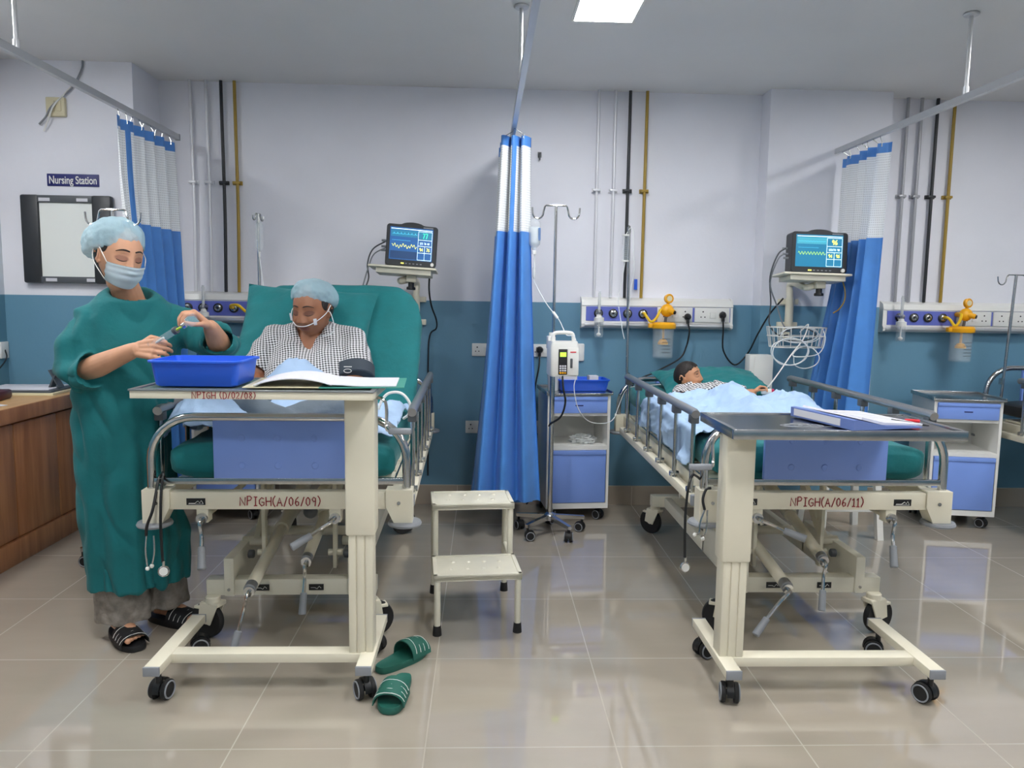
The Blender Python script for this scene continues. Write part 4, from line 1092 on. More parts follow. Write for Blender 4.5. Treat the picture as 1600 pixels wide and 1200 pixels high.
# ---------------------------------------------------------------- trays, papers, folders
def rrect(w, d, r, z, n=5):
    out = []
    for cx, cy, a0 in ((w/2-r, d/2-r, 0), (-w/2+r, d/2-r, 90), (-w/2+r, -d/2+r, 180), (w/2-r, -d/2+r, 270)):
        for k in range(n+1): a = R(a0+90*k/n); out.append(V((cx+r*cos(a), cy+r*sin(a), z)))
    return out
def tray(label, loc, w, d, h, rz=0):
    b = nb()
    rs = [rrect(w-.034, d-.034, .018, 0), rrect(w-.022, d-.022, .02, .006), rrect(w, d, .025, h-.006), rrect(w+.016, d+.016, .03, h-.008), rrect(w+.018, d+.018, .03, h-.002), rrect(w+.014, d+.014, .03, h), rrect(w-.004, d-.004, .024, h), rrect(w-.028, d-.028, .018, .006)]
    rings(b, rs); b.transform(M.Translation(V(loc)) @ M.Rotation(rz, 4, 'Z'))
    return single('plastic_tray', b, TRAY, label, 'tray')
tray('large blue plastic tray on the overbed table in front of the nurse', (-.965, 2.70, 1.093), .295, .235, .088)
tray('blue plastic tray on the bedside cabinet behind the infusion pump', (.635, 4.905, .826), .315, .20, .075, R(4))
def carton(label, c, s, rz=0):
    b = nb(); box(b, V(c)-V((s[0]/2, s[1]/2, 0)), V(c)+V((s[0]/2, s[1]/2, s[2])), bev=.002, rot=M.Rotation(rz, 3, 'Z'))
    return single('medicine_carton', b, PAPER, label, 'carton', 'white cartons in the blue tray on the cabinet')
carton('larger white medicine carton in the blue tray, below the pump', (.545, 4.90, .834), (.11, .05, .11), R(4))
carton('small white medicine carton in the right part of the blue tray', (.705, 4.91, .834), (.06, .06, .085), R(8))

def page(b, pts_x, zf, y0, y1, th, skew=0):
    rs = []
    for x in pts_x:
        z = zf(x); rs.append([V((x, y0+skew*x, z)), V((x, y1+skew*x, z)), V((x, y1+skew*x, z+th)), V((x, y0+skew*x, z+th))])
    rings(b, rs)
t = thing('open_file', 'open patient file with white pages on the overbed table of the woman', 'file', (-.54, 2.72, 1.093), R(4))
b = nb(); page(b, [-.02, .1, .262], lambda x: .001, -.15, .16, .003, .05); obj('green_cover', b, GFOLD, t)
b = nb(); page(b, [-.27, -.18, -.02], lambda x: .001, -.14, .16, .003); obj('buff_cover', b, BEIGE, t)
b = nb(); xs = [-.235+.255*k/12 for k in range(13)]; page(b, xs, lambda x: .005+.026*max(0, sin(pi*min(1, (x+.24)/.27)))**.8, -.14, .13, .003); obj('left_pages', b, PAPER, t)
b = nb(); xs = [.02+.215*k/6 for k in range(7)]; page(b, xs, lambda x: .005+.006*gs(x-.03, .05), -.135, .14, .003, .05); obj('right_pages', b, PAPER, t)

t = thing('ring_folder', 'blue folder holding printed papers on the steel overbed table', 'folder', (1.315, 2.665, .983), R(14))
b = nb(); rings(b, [[V((x, y, z)) for x, z in ((-.13, 0), (.15, 0), (.15, .004), (.0, .012), (-.115, .036), (-.13, .034))] for y in (-.165, .17)]); obj('cover', b, FOLDER, t)
b = nb(); rings(b, [[V((-.1315, y, z)) for y, z in ((-.10, .006), (.15, .006), (.15, .03), (-.10, .03))], [V((-.13, y, z)) for y, z in ((-.10, .006), (.15, .006), (.15, .03), (-.10, .03))]]); obj('spine_label', b, PAPER, t)
b = nb(); rings(b, [[V((x, y, z)) for x, z in ((-.085, .033), (.0, .0125), (.17, .0045), (.172, .0105), (.01, .02), (-.08, .04))] for y in (-.145, .165)]); pp = obj('papers', b, DOCP, t)
b = nb()
for k in range(9): rings(b, [[V((x, y, z)) for x, z in ((.02, .0193), (.155, .0115), (.155, .0119), (.02, .0197))] for y in (-.12+k*.03, -.1175+k*.03)])
obj('printed_lines', b, GREYP, pp)
b = nb(); p, q = V((1.44, 2.63, .9955)), V((1.50, 2.585, .9905)); cyl(b, p, q, .005, n=10); cyl(b, q, q+V((.035, -.026, -.0025)), .005, .002, n=10)
single('pen', b, BLACK, 'black pen lying on the papers of the blue folder', 'pen')
b = nb(); cyl(b, (1.505, 2.66, .99), (1.552, 2.645, .99), .0065, n=12, bev=.002)
single('marker_cap', b, REDP, 'red marker cap on the steel overbed table beside the folder', 'cap')

# ---------------------------------------------------------------- infusion pump and drip
t = thing('infusion_pump', 'white infusion pump with black key panel clamped to drip stand', 'infusion pump', (.455, 4.40, .965), R(8))
b = nb(); rings(b, [rrect(.15, .115, .014, 0), rrect(.166, .125, .018, .012), rrect(.166, .125, .018, .17), rrect(.15, .115, .018, .2)]); obj('housing', b, CREAM if False else WHITE, t)
b = nb(); tube(b, spline([(-.062, 0, .19), (-.058, 0, .235), (-.035, 0, .248), (.035, 0, .248), (.058, 0, .235), (.062, 0, .19)], 5), .011, n=10); obj('carry_handle', b, WHITE, t)
b = nb(); box(b, (-.04, -.067, .012), (.012, -.060, .158), bev=.003); fp = obj('key_panel', b, BLACK, t)
b = nb(); box(b, (-.032, -.0685, .115), (.004, -.066, .14)); obj('display', b, SC_LG, fp)
for i in range(4):
    for j in range(3):
        b = nb(); box(b, (-.034+j*.014, -.0695, .018+i*.013), (-.023+j*.014, -.066, .027+i*.013), bev=.001); obj('key', b, PAPER if i else YEL, fp)
b = nb(); box(b, (.016, -.066, .008), (.078, -.060, .165), bev=.004); dr = obj('pump_door', b, WHITE, t)
b = nb(); box(b, (.028, -.072, .05), (.042, -.064, .105), bev=.003); obj('door_latch', b, DGREY, dr)
b = nb(); box(b, (.028, -.0668, .138), (.062, -.0655, .144)); obj('red_mark', b, REDP, dr)
b = nb(); box(b, (-.075, .055, .15), (-.03, .11, .225), bev=.006); cyl(b, (-.052, .085, .225), (-.052, .085, .245), .012); obj('pole_clamp', b, WHITE, t)

t = thing('saline_bottle', 'clear upside-down saline bottle hanging from the drip stand', 'bottle', (.285, 4.5, 1.64))
b = nb(); lathe(b, [(0, .04), (.012, .04), (.014, .055), (.034, .075), (.036, .09), (.036, .185), (.033, .205), (.016, .222), (0, .225)], n=24); obj('bottle', b, CLEAR, t)
b = nb(); lathe(b, [(0, .045), (.011, .048), (.012, .058), (.032, .078), (.034, .092), (.034, .175), (0, .175)], n=24); obj('saline', b, glassy('saline_liquid', 'E4EEF2', .45), t)
b = nb(); lathe(b, [(0, .02), (.013, .02), (.013, .042), (0, .042)], n=16); obj('stopper', b, WHITE, t)
b = nb(); rs = [[V((.0372*cos(a), -.0372*sin(a), z)) for a in [R(-20)+R(75)*k/8 for k in range(9)]] for z in (.10, .17)]
L = [[b.verts.new(p) for p in r] for r in rs]
for k in range(8): b.faces.new((L[0][k], L[0][k+1], L[1][k+1], L[1][k]))
bmesh.ops.solidify(b, geom=b.faces[:], thickness=-.0006); obj('blue_label', b, mat('pale_blue_label', '8FB2E0', .6), t)
b = nb(); tube(b, [(0, 0, .222), (-.004, 0, .238), (-.012, 0, .25)], .003, n=6); obj('hanger_loop', b, WHITE, t)
t = thing('infusion_line', 'thin clear infusion line running from bottle through pump to child', 'infusion line', (.285, 4.5, 1.5))
b = nb(); lathe(b, [(0, 0), (.004, 0), (.009, .012), (.009, .062), (.005, .07), (.004, .14), (0, .14)], (.288, 4.5, 1.52), n=14); obj('drip_chamber', b, MILKY, t, ws=True)
b = nb(); tube(b, spline([(.288, 4.5, 1.535), (.292, 4.5, 1.50), (.36, 4.48, 1.38), (.43, 4.44, 1.29), (.455, 4.425, 1.24), (.475, 4.40, 1.20), (.52, 4.39, 1.19), (.535, 4.37, 1.1), (.53, 4.36, .97), (.52, 4.36, .90), (.55, 4.4, .78), (.62, 4.5, .69), (.72, 4.6, .655), (.80, 4.66, .67), (.842, 4.70, .75), (.88, 4.66, .86), (.94, 4.5, .9), (1.02, 4.36, .925)], 6), .0026, n=6); obj('line', b, WTUBE, t, ws=True)
b = nb(); cyl(b, (.40, 4.46, 1.33), (.425, 4.445, 1.295), .008); obj('roller_clamp', b, WHITE, t, ws=True)
b = nb(); tube(b, spline([(.45, 4.345, .975), (.455, 4.33, .9), (.47, 4.34, .82), (.45, 4.38, .73), (.40, 4.44, .68), (.39, 4.468, .66)], 6), .006, n=8)
single('pump_cord', b, BLACK, 'black cord hanging from the infusion pump to the pole', 'cord')
def plug_cord(label, x, z, pts, group='black power cords on the wall', m=BLACK, y=None):
    t = thing('power_cord', label, 'power cord', (x, WY-.02 if y is None else y, z), 0, group)
    yy = WY-.013 if y is None else y
    b = nb(); lathe(b, [(0, 0), (.022, 0), (.024, .012), (.016, .03), (.009, .036), (0, .036)], (x, yy, z), (0, -1, 0), 12); box(b, (x-.009, yy-.03, z-.045), (x+.009, yy-.006, z), bev=.004); obj('plug', b, m, t, ws=True)
    b = nb(); tube(b, spline([(x, yy-.02, z-.03)]+pts, 6), .0055, n=8); obj('cord', b, m, t, ws=True)
plug_cord('black power cord dropping from the socket behind the drip stand', .375, 1.065, [(.37, 5.10, .95), (.345, 5.10, .80), (.355, 5.11, .66), (.335, 5.11, .58), (.345, 5.1, .40), (.36, 5.1, .22), (.355, 5.08, .10), (.30, 5.08, .02)])
plug_cord('black power cord looping from console to the right monitor', 1.585, 1.315, [(1.59, 5.06, 1.22), (1.60, 5.07, 1.08), (1.68, 5.07, .985), (1.76, 5.06, 1.06), (1.785, 4.95, 1.2), (1.83, 4.88, 1.33), (1.88, 4.8, 1.43)], y=5.078)
plug_cord('thin black cord from console down behind the child pillow', 1.35, 1.30, [(1.36, 5.05, 1.2), (1.345, 5.06, 1.10), (1.30, 5.06, 1.02), (1.15, 5.08, .93), (1.0, 5.08, .84), (.98, 5.09, .60)], y=5.078)

# ---------------------------------------------------------------- small vessels
t = thing('plastic_cup', 'clear plastic cup on the cabinet corner left of the blue tray', 'cup', (.447, 4.86, .826))
b = nb(); lathe(b, [(0, 0), (.034, 0), (.042, .12), (.040, .12), (.032, .004), (0, .004)], n=24); obj('cup', b, MILKY, t)
b = nb(); bmesh.ops.create_icosphere(b, subdivisions=4, radius=1)
for v in b.verts:
    q = v.co.copy(); k = 1+.45*noise.noise(q*2.2)+.3*noise.noise(q*5)+.18*noise.noise(q*11); v.co = V((q.x*.075*k, q.y*.055*k, max(-.018, q.z*.036*k)))
b.transform(M.Translation((.645, 4.86, .507)))
single('plastic_bag', b, MILKY, 'crumpled clear plastic bag on the open cabinet shelf', 'plastic bag', ang=20)
t = thing('steel_flask', 'steel tumbler behind the blue tray, below the nurse left hand', 'flask', (-1.735, 4.82, .826))
b = nb(); lathe(b, [(0, 0), (.042, 0), (.045, .006), (.045, .18), (.042, .21), (.044, .236), (.04, .236), (.038, .21), (0, .2)], n=28); obj('body', b, STEEL, t)
t = thing('water_bottle', 'small clear water bottle beside the steel tumbler', 'bottle', (-1.645, 4.85, .826))
b = nb(); lathe(b, [(0, 0), (.03, 0), (.033, .01), (.031, .07), (.033, .14), (.03, .17), (.013, .195), (.013, .21), (0, .21)], n=22); obj('bottle', b, CLEAR, t)
b = nb(); lathe(b, [(.0325, .085), (.034, .085), (.034, .135), (.0325, .135)], n=22); obj('label', b, PAPER, t)
b = nb(); lathe(b, [(0, .2), (.015, .2), (.015, .225), (0, .225)], n=16); obj('cap', b, TRAY, t)

# ---------------------------------------------------------------- patient monitors
def wave(b, x0, x1, z, f, y, r=.0011, n=90, mi=0):
    tube(b, [(x0+(x1-x0)*k/n, y, z+f(k/n)) for k in range(n+1)], r, n=4, mi=mi)
def monitor(label, loc, rz, roll, bg, big, mid, right, seed, narrow=1):
    t = thing('patient_monitor', label, 'patient monitor', loc, 0, 'patient monitors on wall brackets')
    t.rotation_euler = (R(-4), roll, rz); t.scale = (narrow, 1, 1)
    w, h, d = .335, .245, .12
    b = nb()
    out = rrect(w, h, .02, 0); n = len(out)
    def ring(y, k, lift=.016):
        r = []
        for p in out:
            z = p.y*k+h/2
            if p.y > h/2-.021: z += lift*max(0, 1-(p.x/.075)**2)**.7 if abs(p.x) < .075 else 0
            r.append(V((p.x*k, y, z)))
        return r
    # a denser top edge for the raised handle
    out2 = []
    for i, p in enumerate(out):
        out2.append(p); q = out[(i+1) % n]
        if abs(p.y-h/2) < 1e-6 and abs(q.y-h/2) < 1e-6:
            for k in range(1, 16): out2.append(p.lerp(q, k/16))
    out = out2
    rings(b, [ring(-d/2, .97), ring(-d/2-.006, .985) if False else ring(-d/2+.006, 1), ring(d/2-.02, 1), ring(d/2, .9)])
    obj('housing', b, SCREENF, t)
    y = -d/2-.0012
    sx0, sx1, sz0, sz1 = -.138, .13, .042, .222
    b = nb(); box(b, (sx0-.006, y-.001, sz0-.005), (sx1+.006, -d/2+.004, sz1+.005)); sc_ = obj('screen', b, bg[0], t)
    xm = sx0+(sx1-sx0)*.665; yq = y-.0022
    b = nb(); box(b, (sx0, y-.0018, sz0), (xm-.003, y-.0008, sz0+.045)); obj('lower_band', b, bg[1], sc_)
    b = nb(); box(b, (sx0, y-.0018, sz1-.05), (xm-.003, y-.0008, sz1-.012)); obj('upper_band', b, bg[2], sc_)
    b = nb()
    box(b, (sx0, yq-.0004, sz1-.007), (sx1, yq, sz1-.003))
    zc = [sz1-.013, sz1-.062, sz1-.098, sz1-.138, sz0]
    for z in zc: box(b, (xm, yq-.0004, z-.0012), (sx1, yq, z+.0012))
    box(b, (xm-.001, yq-.0004, sz0), (xm+.001, yq, sz1-.013)); box(b, (sx1-.001, yq-.0004, sz0), (sx1+.001, yq, sz1-.013))
    xv = (xm+sx1)/2; box(b, (xv-.001, yq-.0004, sz0), (xv+.001, yq, sz1-.098))
    obj('grid_lines', b, SC_W, sc_)
    b = nb(); box(b, (xm+.004, y-.0018, sz1-.06), (sx1-.003, y-.0008, sz1-.015)); obj('readout_field', b, bg[3], sc_)
    hh = .028; b = nb(); strokes(b, big, (xv-text_len(big, hh)/2, yq, sz1-.052), (1, 0, 0), (0, 0, 1), hh, .0028); obj('heart_rate', b, bg[4], sc_)
    hh = .012; b = nb(); strokes(b, mid, (xm+.012, yq, sz1-.088), (1, 0, 0), (0, 0, 1), hh, .0013); obj('pressure_digits', b, SC_W, sc_)
    hh = .019
    for k, s in enumerate(right):
        b = nb(); x = (xm+xv)/2 if k == 0 else (xv+sx1)/2
        strokes(b, s, (x-text_len(s, hh)/2, yq, sz1-.128), (1, 0, 0), (0, 0, 1), hh, .0020); obj('saturation_digits', b, SC_Y, sc_)
    rnd = random.Random(seed)
    b = nb(); wave(b, sx0+.008, xm-.008, sz0+.075, lambda q: .0085*sin(q*2*pi*9+seed)+(.006*sin(q*17) if seed == 1 else 0), yq, .0011, 140); obj('pulse_trace', b, SC_Y if seed else SC_LG, sc_)
    b = nb(); wave(b, sx0+.008, xm-.008, sz1-.035, (lambda q: .012*max(0, 1-abs((q*7) % 1-.5)*14)) if seed == 1 else (lambda q: .0008*sin(q*60)), yq, .0009, 160); wave(b, sx0+.008, xm-.05, sz1-.072, lambda q: 0, yq, .0008, 4); obj('heart_trace', b, SC_C, sc_)
    b = nb(); cyl(b, (.14, -d/2+.004, .019), (.14, -d/2-.014, .019), .011, n=22, bev=.002); obj('knob', b, WHITE, t)
    b = nb(); box(b, (-.065, -d/2-.003, .013), (-.045, -d/2, .02)); obj('alarm_button', b, SC_Y, t)
    for k in range(5):
        b = nb(); box(b, (-.036+k*.024, -d/2-.003, .014), (-.024+k*.024, -d/2, .019)); obj('button', b, GREYP, t)
    b = nb(); box(b, (.07, -d/2-.0012, h-.014), (.135, -d/2+.001, h-.008)); obj('alarm_light', b, GREYP, t)
    for k, z in enumerate((.09, .115, .15)):
        b = nb(); cyl(b, (-w/2+.002, -.01+k*.012, z), (-w/2-.03, -.01+k*.012, z), .0065, n=10); obj('connector', b, GREYP, t)
    return t
monitor('patient monitor reading 77 above the woman bed', (-.447, 4.68, 1.579), R(7), R(3.6), (SC_BG3, SC_DB, SC_BG, SC_BG, SC_G), '77', '123 76 88', ('94', '76'), 1, .9)
monitor('patient monitor reading 96 beside the right curtain', (1.995, 4.62, 1.577), R(-2), R(1.2), (SC_BG, SC_BG, SC_BG2, SC_BG, SC_Y), '96', '133/74 90', ('94', '96'), 0)
def shelf(label, x, y, z, roll, w, wallx, wally, zb, clampx):
    t = thing('monitor_bracket', label, 'monitor bracket', (x, y, z), 0, 'cream monitor brackets on the wall')
    t.rotation_euler = (R(-4), roll, 0)
    b = nb(); box(b, (-w/2, -.11, -.014), (w/2, .11, -.001), bev=.004); obj('tray', b, CREAM, t)
    b = nb(); box(b, (-w/2+.045, -.09, -.045), (w/2-.03, .09, -.013), bev=.003); obj('drawer_box', b, IVORY, t)
    mw = world_of(t).inverted(); q = mw.to_3x3()
    b = nb(); box(b, (clampx-.03, -.03, -.085), (clampx+.03, .03, -.044), bev=.006); obj('arm_head', b, CREAM, t)
    b = nb(); cyl(b, (clampx, 0, -.085), (clampx, 0, -.125), .018); lathe(b, [(0, 0), (.026, 0), (.028, .006), (.026, .016), (0, .016)], (clampx, 0, -.128), n=18); obj('clamp_knob', b, BLACK, t)
    p0 = world_of(t) @ V((clampx-.02, .02, -.065)); pw = V((wallx, wally, zb))
    b = nb(); tube(b, spline([p0, p0+V((-.05, .02, -.01)), pw+V((0, -.05, .17)), pw+V((0, -.045, .06)), pw+V((0, -.045, -.10))], 6), .021, n=14); obj('arm', b, CREAM, t, ws=True)
    b = nb(); cyl(b, pw+V((0, -.045, -.13)), pw+V((0, -.045, .075)), .026)
    for dz in (.05, -.10): box(b, pw+V((-.065, -.03, dz-.018)), pw+V((.065, 0, dz+.018)), bev=.004)
    obj('wall_mount', b, CREAM, t, ws=True)
    return t
shelf('cream monitor bracket above the woman bed, green backrest below it', -.485, 4.69, 1.578, R(3.2), .40, -.45, WY, 1.34, .05)
shelf('cream monitor bracket with curved arm beside the right curtain', 1.975, 4.63, 1.576, R(1.2), .41, 1.985, 5.0, 1.36, .055)

# wire basket and its leads
t = thing('wire_basket', 'white wire basket full of leads below the right monitor', 'basket', (1.975, 4.80, 1.125))
b = nb(); top = [(.175*cos(a), .085*sin(a), .125) for a in [2*pi*k/28 for k in range(28)]]
def sup(rx, ry, z, n=36): return [V((rx*math.copysign(abs(cos(a))**.5, cos(a)), ry*math.copysign(abs(sin(a))**.5, sin(a)), z)) for a in [2*pi*k/n for k in range(n)]]
for rx, ry, z in ((.175, .10, .125), (.17, .095, .07), (.155, .085, .0)): tube(b, sup(rx, ry, z), .0032, n=6, closed=True)
A, B_ = sup(.175, .10, .125), sup(.155, .085, 0)
for k in range(0, 36, 2): tube(b, [A[k], B_[k]], .0024, n=5)
for k in range(1, 18, 2): tube(b, [B_[k], B_[36-k]], .0024, n=5)
obj('wires', b, WHITE, t)
b = nb(); box(b, (-.05, .095, .03), (-.03, .16, .12), bev=.003); box(b, (.03-.06, .1, .05), (.0, .16, .09)); obj('bracket', b, CREAM, t)
def lead(label, pts, r, m, group): 
    b = nb(); tube(b, spline(pts, 7), r, n=7); return single('monitor_lead', b, m, label, 'lead', group)
G = 'leads of the right monitor'
lead('long white lead from the basket to the child finger', [(2.0, 4.80, 1.22), (2.02, 4.73, 1.27), (1.98, 4.70, 1.18), (1.90, 4.68, 1.08), (1.80, 4.60, .98), (1.69, 4.45, .92), (1.60, 4.32, .895)], .0042, WHITE, G)
def loops(label, c, rx, rz_, n, seed, m, r=.0035, end=None):
    rnd = random.Random(seed); pts = []
    for k in range(n*8+1):
        a = 2*pi*k/8+seed; pts.append((c[0]+rx*cos(a)*(1+.25*noise.noise(V((k*.31, seed, 0)))), c[1]+.035*noise.noise(V((k*.4, seed, 5))), c[2]+rz_*sin(a)*(1+.3*noise.noise(V((k*.37, 0, seed))))))
    if end: pts += end
    lead(label, pts, r, m, G)
loops('coil of white lead hanging left below the wire basket', (1.90, 4.69, 1.10), .115, .085, 2, 1.0, WTUBE)
loops('coil of white lead heaped in the wire basket', (1.99, 4.79, 1.20), .12, .05, 2, 2.3, WTUBE)
loops('dark lead heaped in the wire basket', (1.985, 4.80, 1.20), .11, .04, 1, 4.1, DGREY)
loops('white lead hanging right below the wire basket', (2.0, 4.69, 1.07), .08, .07, 1, 3.1, WTUBE, .0035, [(2.07, 4.68, 1.09), (2.115, 4.69, 1.18), (2.11, 4.73, 1.25)])
lead('black monitor lead dropping left of the right bracket', [(1.81, 4.62, 1.73), (1.77, 4.64, 1.69), (1.745, 4.68, 1.56), (1.795, 4.78, 1.40), (1.80, 4.80, 1.27), (1.86, 4.80, 1.20), (1.93, 4.82, 1.20)], .0045, DGREY, G)
lead('grey monitor lead dropping left of the right bracket', [(1.81, 4.63, 1.70), (1.775, 4.65, 1.66), (1.755, 4.70, 1.52), (1.84, 4.79, 1.38), (1.90, 4.82, 1.26), (1.96, 4.83, 1.22)], .0045, GREYP, G)
lead('yellow lead hanging from the right end of the right bracket', [(2.165, 4.62, 1.55), (2.178, 4.60, 1.48), (2.178, 4.60, 1.42), (2.14, 4.58, 1.37), (2.10, 4.57, 1.345)], .004, YPIPE, G)
G2 = 'leads of the left monitor'
def lead2(label, pts, r, m):
    b = nb(); tube(b, spline(pts, 7), r, n=7); return single('monitor_lead', b, m, label, 'lead', G2)
lead2('dark grey lead falling from the left side of the left monitor', [(-.58, 4.68, 1.74), (-.68, 4.76, 1.69), (-.71, 4.74, 1.60), (-.70, 4.72, 1.52), (-.715, 4.70, 1.46), (-.72, 4.66, 1.40)], .0045, DGREY)
lead2('pale lead falling from the left side of the left monitor', [(-.58, 4.67, 1.70), (-.67, 4.74, 1.66), (-.70, 4.71, 1.58), (-.72, 4.68, 1.50), (-.73, 4.66, 1.44), (-.70, 4.6, 1.42)], .004, GREYP)
b = nb(); tube(b, spline([(-.34, 4.83, 1.555), (-.345, 4.85, 1.45), (-.335, 4.93, 1.35), (-.31, 5.02, 1.26), (-.315, 5.10, 1.20), (-.36, 5.14, 1.15), (-.37, 5.14, .95), (-.37, 5.14, .2)], 7), .0055, n=8)
single('power_cord', b, BLACK, 'black cord hanging down the wall right of the woman backrest', 'cord')

# ---------------------------------------------------------------- slippers
def foot_outline(L, w, n=36):
    out = []
    for k in range(n):
        a = 2*pi*k/n; y = -cos(a)*L/2; ww = w*(.78+.22*ss(-L*.2, L*.3, y))*abs(sin(a))**.62
        out.append((math.copysign(ww/2, sin(a))+.008*sin((y/L+.5)*pi), y))
    return out
def slipper(par, mtx, L, w, m, stripes, asname='sole', z=0):
    ol = foot_outline(L, w); b = nb()
    rings(b, [[V((x*k, y*k, zz)) for x, y in ol] for zz, k in ((0, .96), (.006, 1), (.020, 1), (.026, .98), (.024, .90))])
    b.transform(mtx); so = obj(asname, b, m, par, ws=True)
    b = nb(); rs = []
    def arc(y, r_in, dz):
        out = []
        for k in range(13):
            a = pi*k/12; wd = w*.5*(.98+.1*y/L)
            out.append(V((.006-cos(a)*wd*r_in, y, .018+sin(a)**.8*(dz)*r_in)))
        return out
    ys = [(.005, .062), (.04, .060), (.075, .053), (.10, .045)]
    for y, dz in ys:
        o1 = arc(y*L/.25, 1.04, dz); o2 = arc(y*L/.25, .97, dz); rs.append(o1+o2[::-1])
    rings(b, rs); b.transform(mtx); st = obj('strap', b, m, so if asname != 'sole' else par, ws=True)
    b = nb()
    for k in range(stripes):
        t_ = (k+.6)/stripes; y = (.008+.088*t_)*L/.25; dz = .062-.017*t_
        pts = arc(y, 1.055, dz); 
        pts = [p+V((0, (.012*(1-abs(i-6)/6)), 0)) for i, p in enumerate(pts)]
        tube(b, pts[1:-1], .0013, n=5)
    b.transform(mtx); obj('stripe', b, WHITE, st if asname == 'sole' else so, ws=True)
    return so
def pair(label, x, y, rz, m, n):
    t = thing('slipper', label, 'slipper', (x, y, 0), rz, 'pair of green slippers on the floor')
    slipper(t, M.Translation((x, y, 0)) @ M.Rotation(rz, 4, 'Z'), .255, .105, m, n)
pair('green striped slipper nearest the camera, toe pointing forward', -.292, 2.585, R(172), SLIPG, 4)
pair('green striped slipper behind the nearer one, beside the table caster', -.305, 2.85, R(-38), SLIPG, 4)

# ---------------------------------------------------------------- stethoscopes
def stethoscope(label, tubep, disc, bins, yoke):
    t = thing('stethoscope', label, 'stethoscope', disc, 0, 'stethoscopes hung on the bed corners')
    b = nb(); tube(b, spline(tubep, 7), .0052, n=8); obj('tubing', b, BLACK, t, ws=True)
    b = nb(); lathe(b, [(0, -.006), (.017, -.006), (.021, -.002), (.021, .003), (.018, .006), (0, .006)], disc, (.15, -1, .1), 28); cyl(b, V(disc)+V((0, 0, .018)), V(disc)+V((0, 0, .04)), .005); cp = obj('chest_piece', b, CHROME, t, ws=True)
    b = nb(); lathe(b, [(0, .006), (.016, .006), (.015, .008), (0, .008)], disc, (.15, -1, .1), 24); obj('diaphragm', b, WHITE, cp, ws=True)
    for p in bins:
        b = nb(); tube(b, spline(p, 5), .0032, n=7); bn = obj('ear_tube', b, CHROME, t, ws=True)
        b = nb(); ell(b, p[-1], (.008, .008, .008), n=12); obj('ear_tip', b, WHITE, bn, ws=True)
    b = nb(); tube(b, spline(yoke, 6), .0055, n=7); obj('yoke', b, BLACK, t, ws=True)
stethoscope('stethoscope hanging at the left corner of the woman bed', [(-1.225, 2.945, .70), (-1.222, 2.93, .722), (-1.212, 2.905, .715), (-1.205, 2.868, .66), (-1.20, 2.842, .56), (-1.198, 2.838, .47), (-1.195, 2.836, .40)], (-1.192, 2.836, .365),
    [[(-1.255, 2.842, .50), (-1.258, 2.838, .45), (-1.252, 2.836, .375)], [(-1.228, 2.842, .50), (-1.226, 2.838, .44), (-1.236, 2.836, .385)]], [(-1.255, 2.842, .50), (-1.25, 2.842, .54), (-1.23, 2.85, .60), (-1.226, 2.90, .70), (-1.225, 2.93, .715)])
stethoscope('stethoscope hanging at the left corner of the child bed', [(.865, 2.965, .70), (.84, 2.93, .72), (.815, 2.90, .73), (.795, 2.875, .69), (.785, 2.865, .60), (.785, 2.86, .50), (.788, 2.86, .415)], (.79, 2.86, .375),
    [[(.862, 2.875, .60), (.845, 2.87, .55), (.84, 2.865, .51), (.822, 2.86, .505)], [(.872, 2.872, .60), (.87, 2.868, .53), (.862, 2.862, .50), (.85, 2.86, .50), (.855, 2.86, .49)]], [(.862, 2.875, .60), (.855, 2.88, .64), (.87, 2.895, .675), (.89, 2.90, .68)])

# ---------------------------------------------------------------- things on the counter
cz = .822
def flat(name, label, cat, c, s, rz, m, grp=None, bev=.001):
    b = nb(); box(b, V(c)-V((s[0]/2, s[1]/2, 0)), V(c)+V((s[0]/2, s[1]/2, s[2])), bev=bev, rot=M.Rotation(rz, 3, 'Z')); return single(name, b, m, label, cat, grp)
flat('ledger', 'buff ledger at the bottom of the pile on the counter', 'ledger', (-2.62, 4.50, cz), (.40, .27, .014), R(2), BEIGE)
flat('ledger', 'dark ledger in the pile on the counter', 'ledger', (-2.625, 4.51, cz+.0145), (.38, .26, .012), R(1), DGREY)
flat('paper_stack', 'white paper sheets lying on the ledgers on the counter', 'papers', (-2.645, 4.52, cz+.027), (.36, .26, .006), R(4), PAPER)
flat('loose_paper', 'white paper sheet near the counter edge at the left border', 'paper', (-2.56, 3.95, cz), (.22, .16, .003), R(-25), PAPER)
flat('telephone', 'dark maroon telephone on the counter at the left border', 'telephone', (-2.66, 4.18, cz), (.19, .18, .05), R(10), MAROON, bev=.015)
t = thing('desk_clip', 'dark folding clip standing on the papers beside the nurse elbow', 'clip', (-2.475, 4.52, cz+.0335))
b = nb(); rings(b, [[V((-.03, y, 0)), V((-.02, y, 0)), V((.012, y, .07)), V((.002, y, .07))] for y in (-.03, .03)]); rings(b, [[V((.03, y, 0)), V((.022, y, 0)), V((-.03, y, .10)), V((-.02, y, .10))] for y in (-.028, .028)]); obj('clip_body', b, DGREY, t)
b = nb(); tube(b, spline([(-2.888, 4.74, 1.05), (-2.86, 4.70, 1.0), (-2.86, 4.60, .93), (-2.85, 4.45, .86), (-2.80, 4.27, .835)], 6), .004, n=7)
single('power_cord', b, BLACK, 'thin black cord on the corner wall above the counter', 'cord')
b = nb(); tube(b, spline([(-.44, 3.22, .93), (-.425, 3.22, .97), (-.395, 3.22, 1.0), (-.345, 3.22, 1.0), (-.31, 3.22, .96), (-.315, 3.24, .91), (-.34, 3.27, .885)], 7), .006, n=8)
single('cuff_hose', b, WHITE, 'white looped hose above the sheet beside the table column', 'hose')

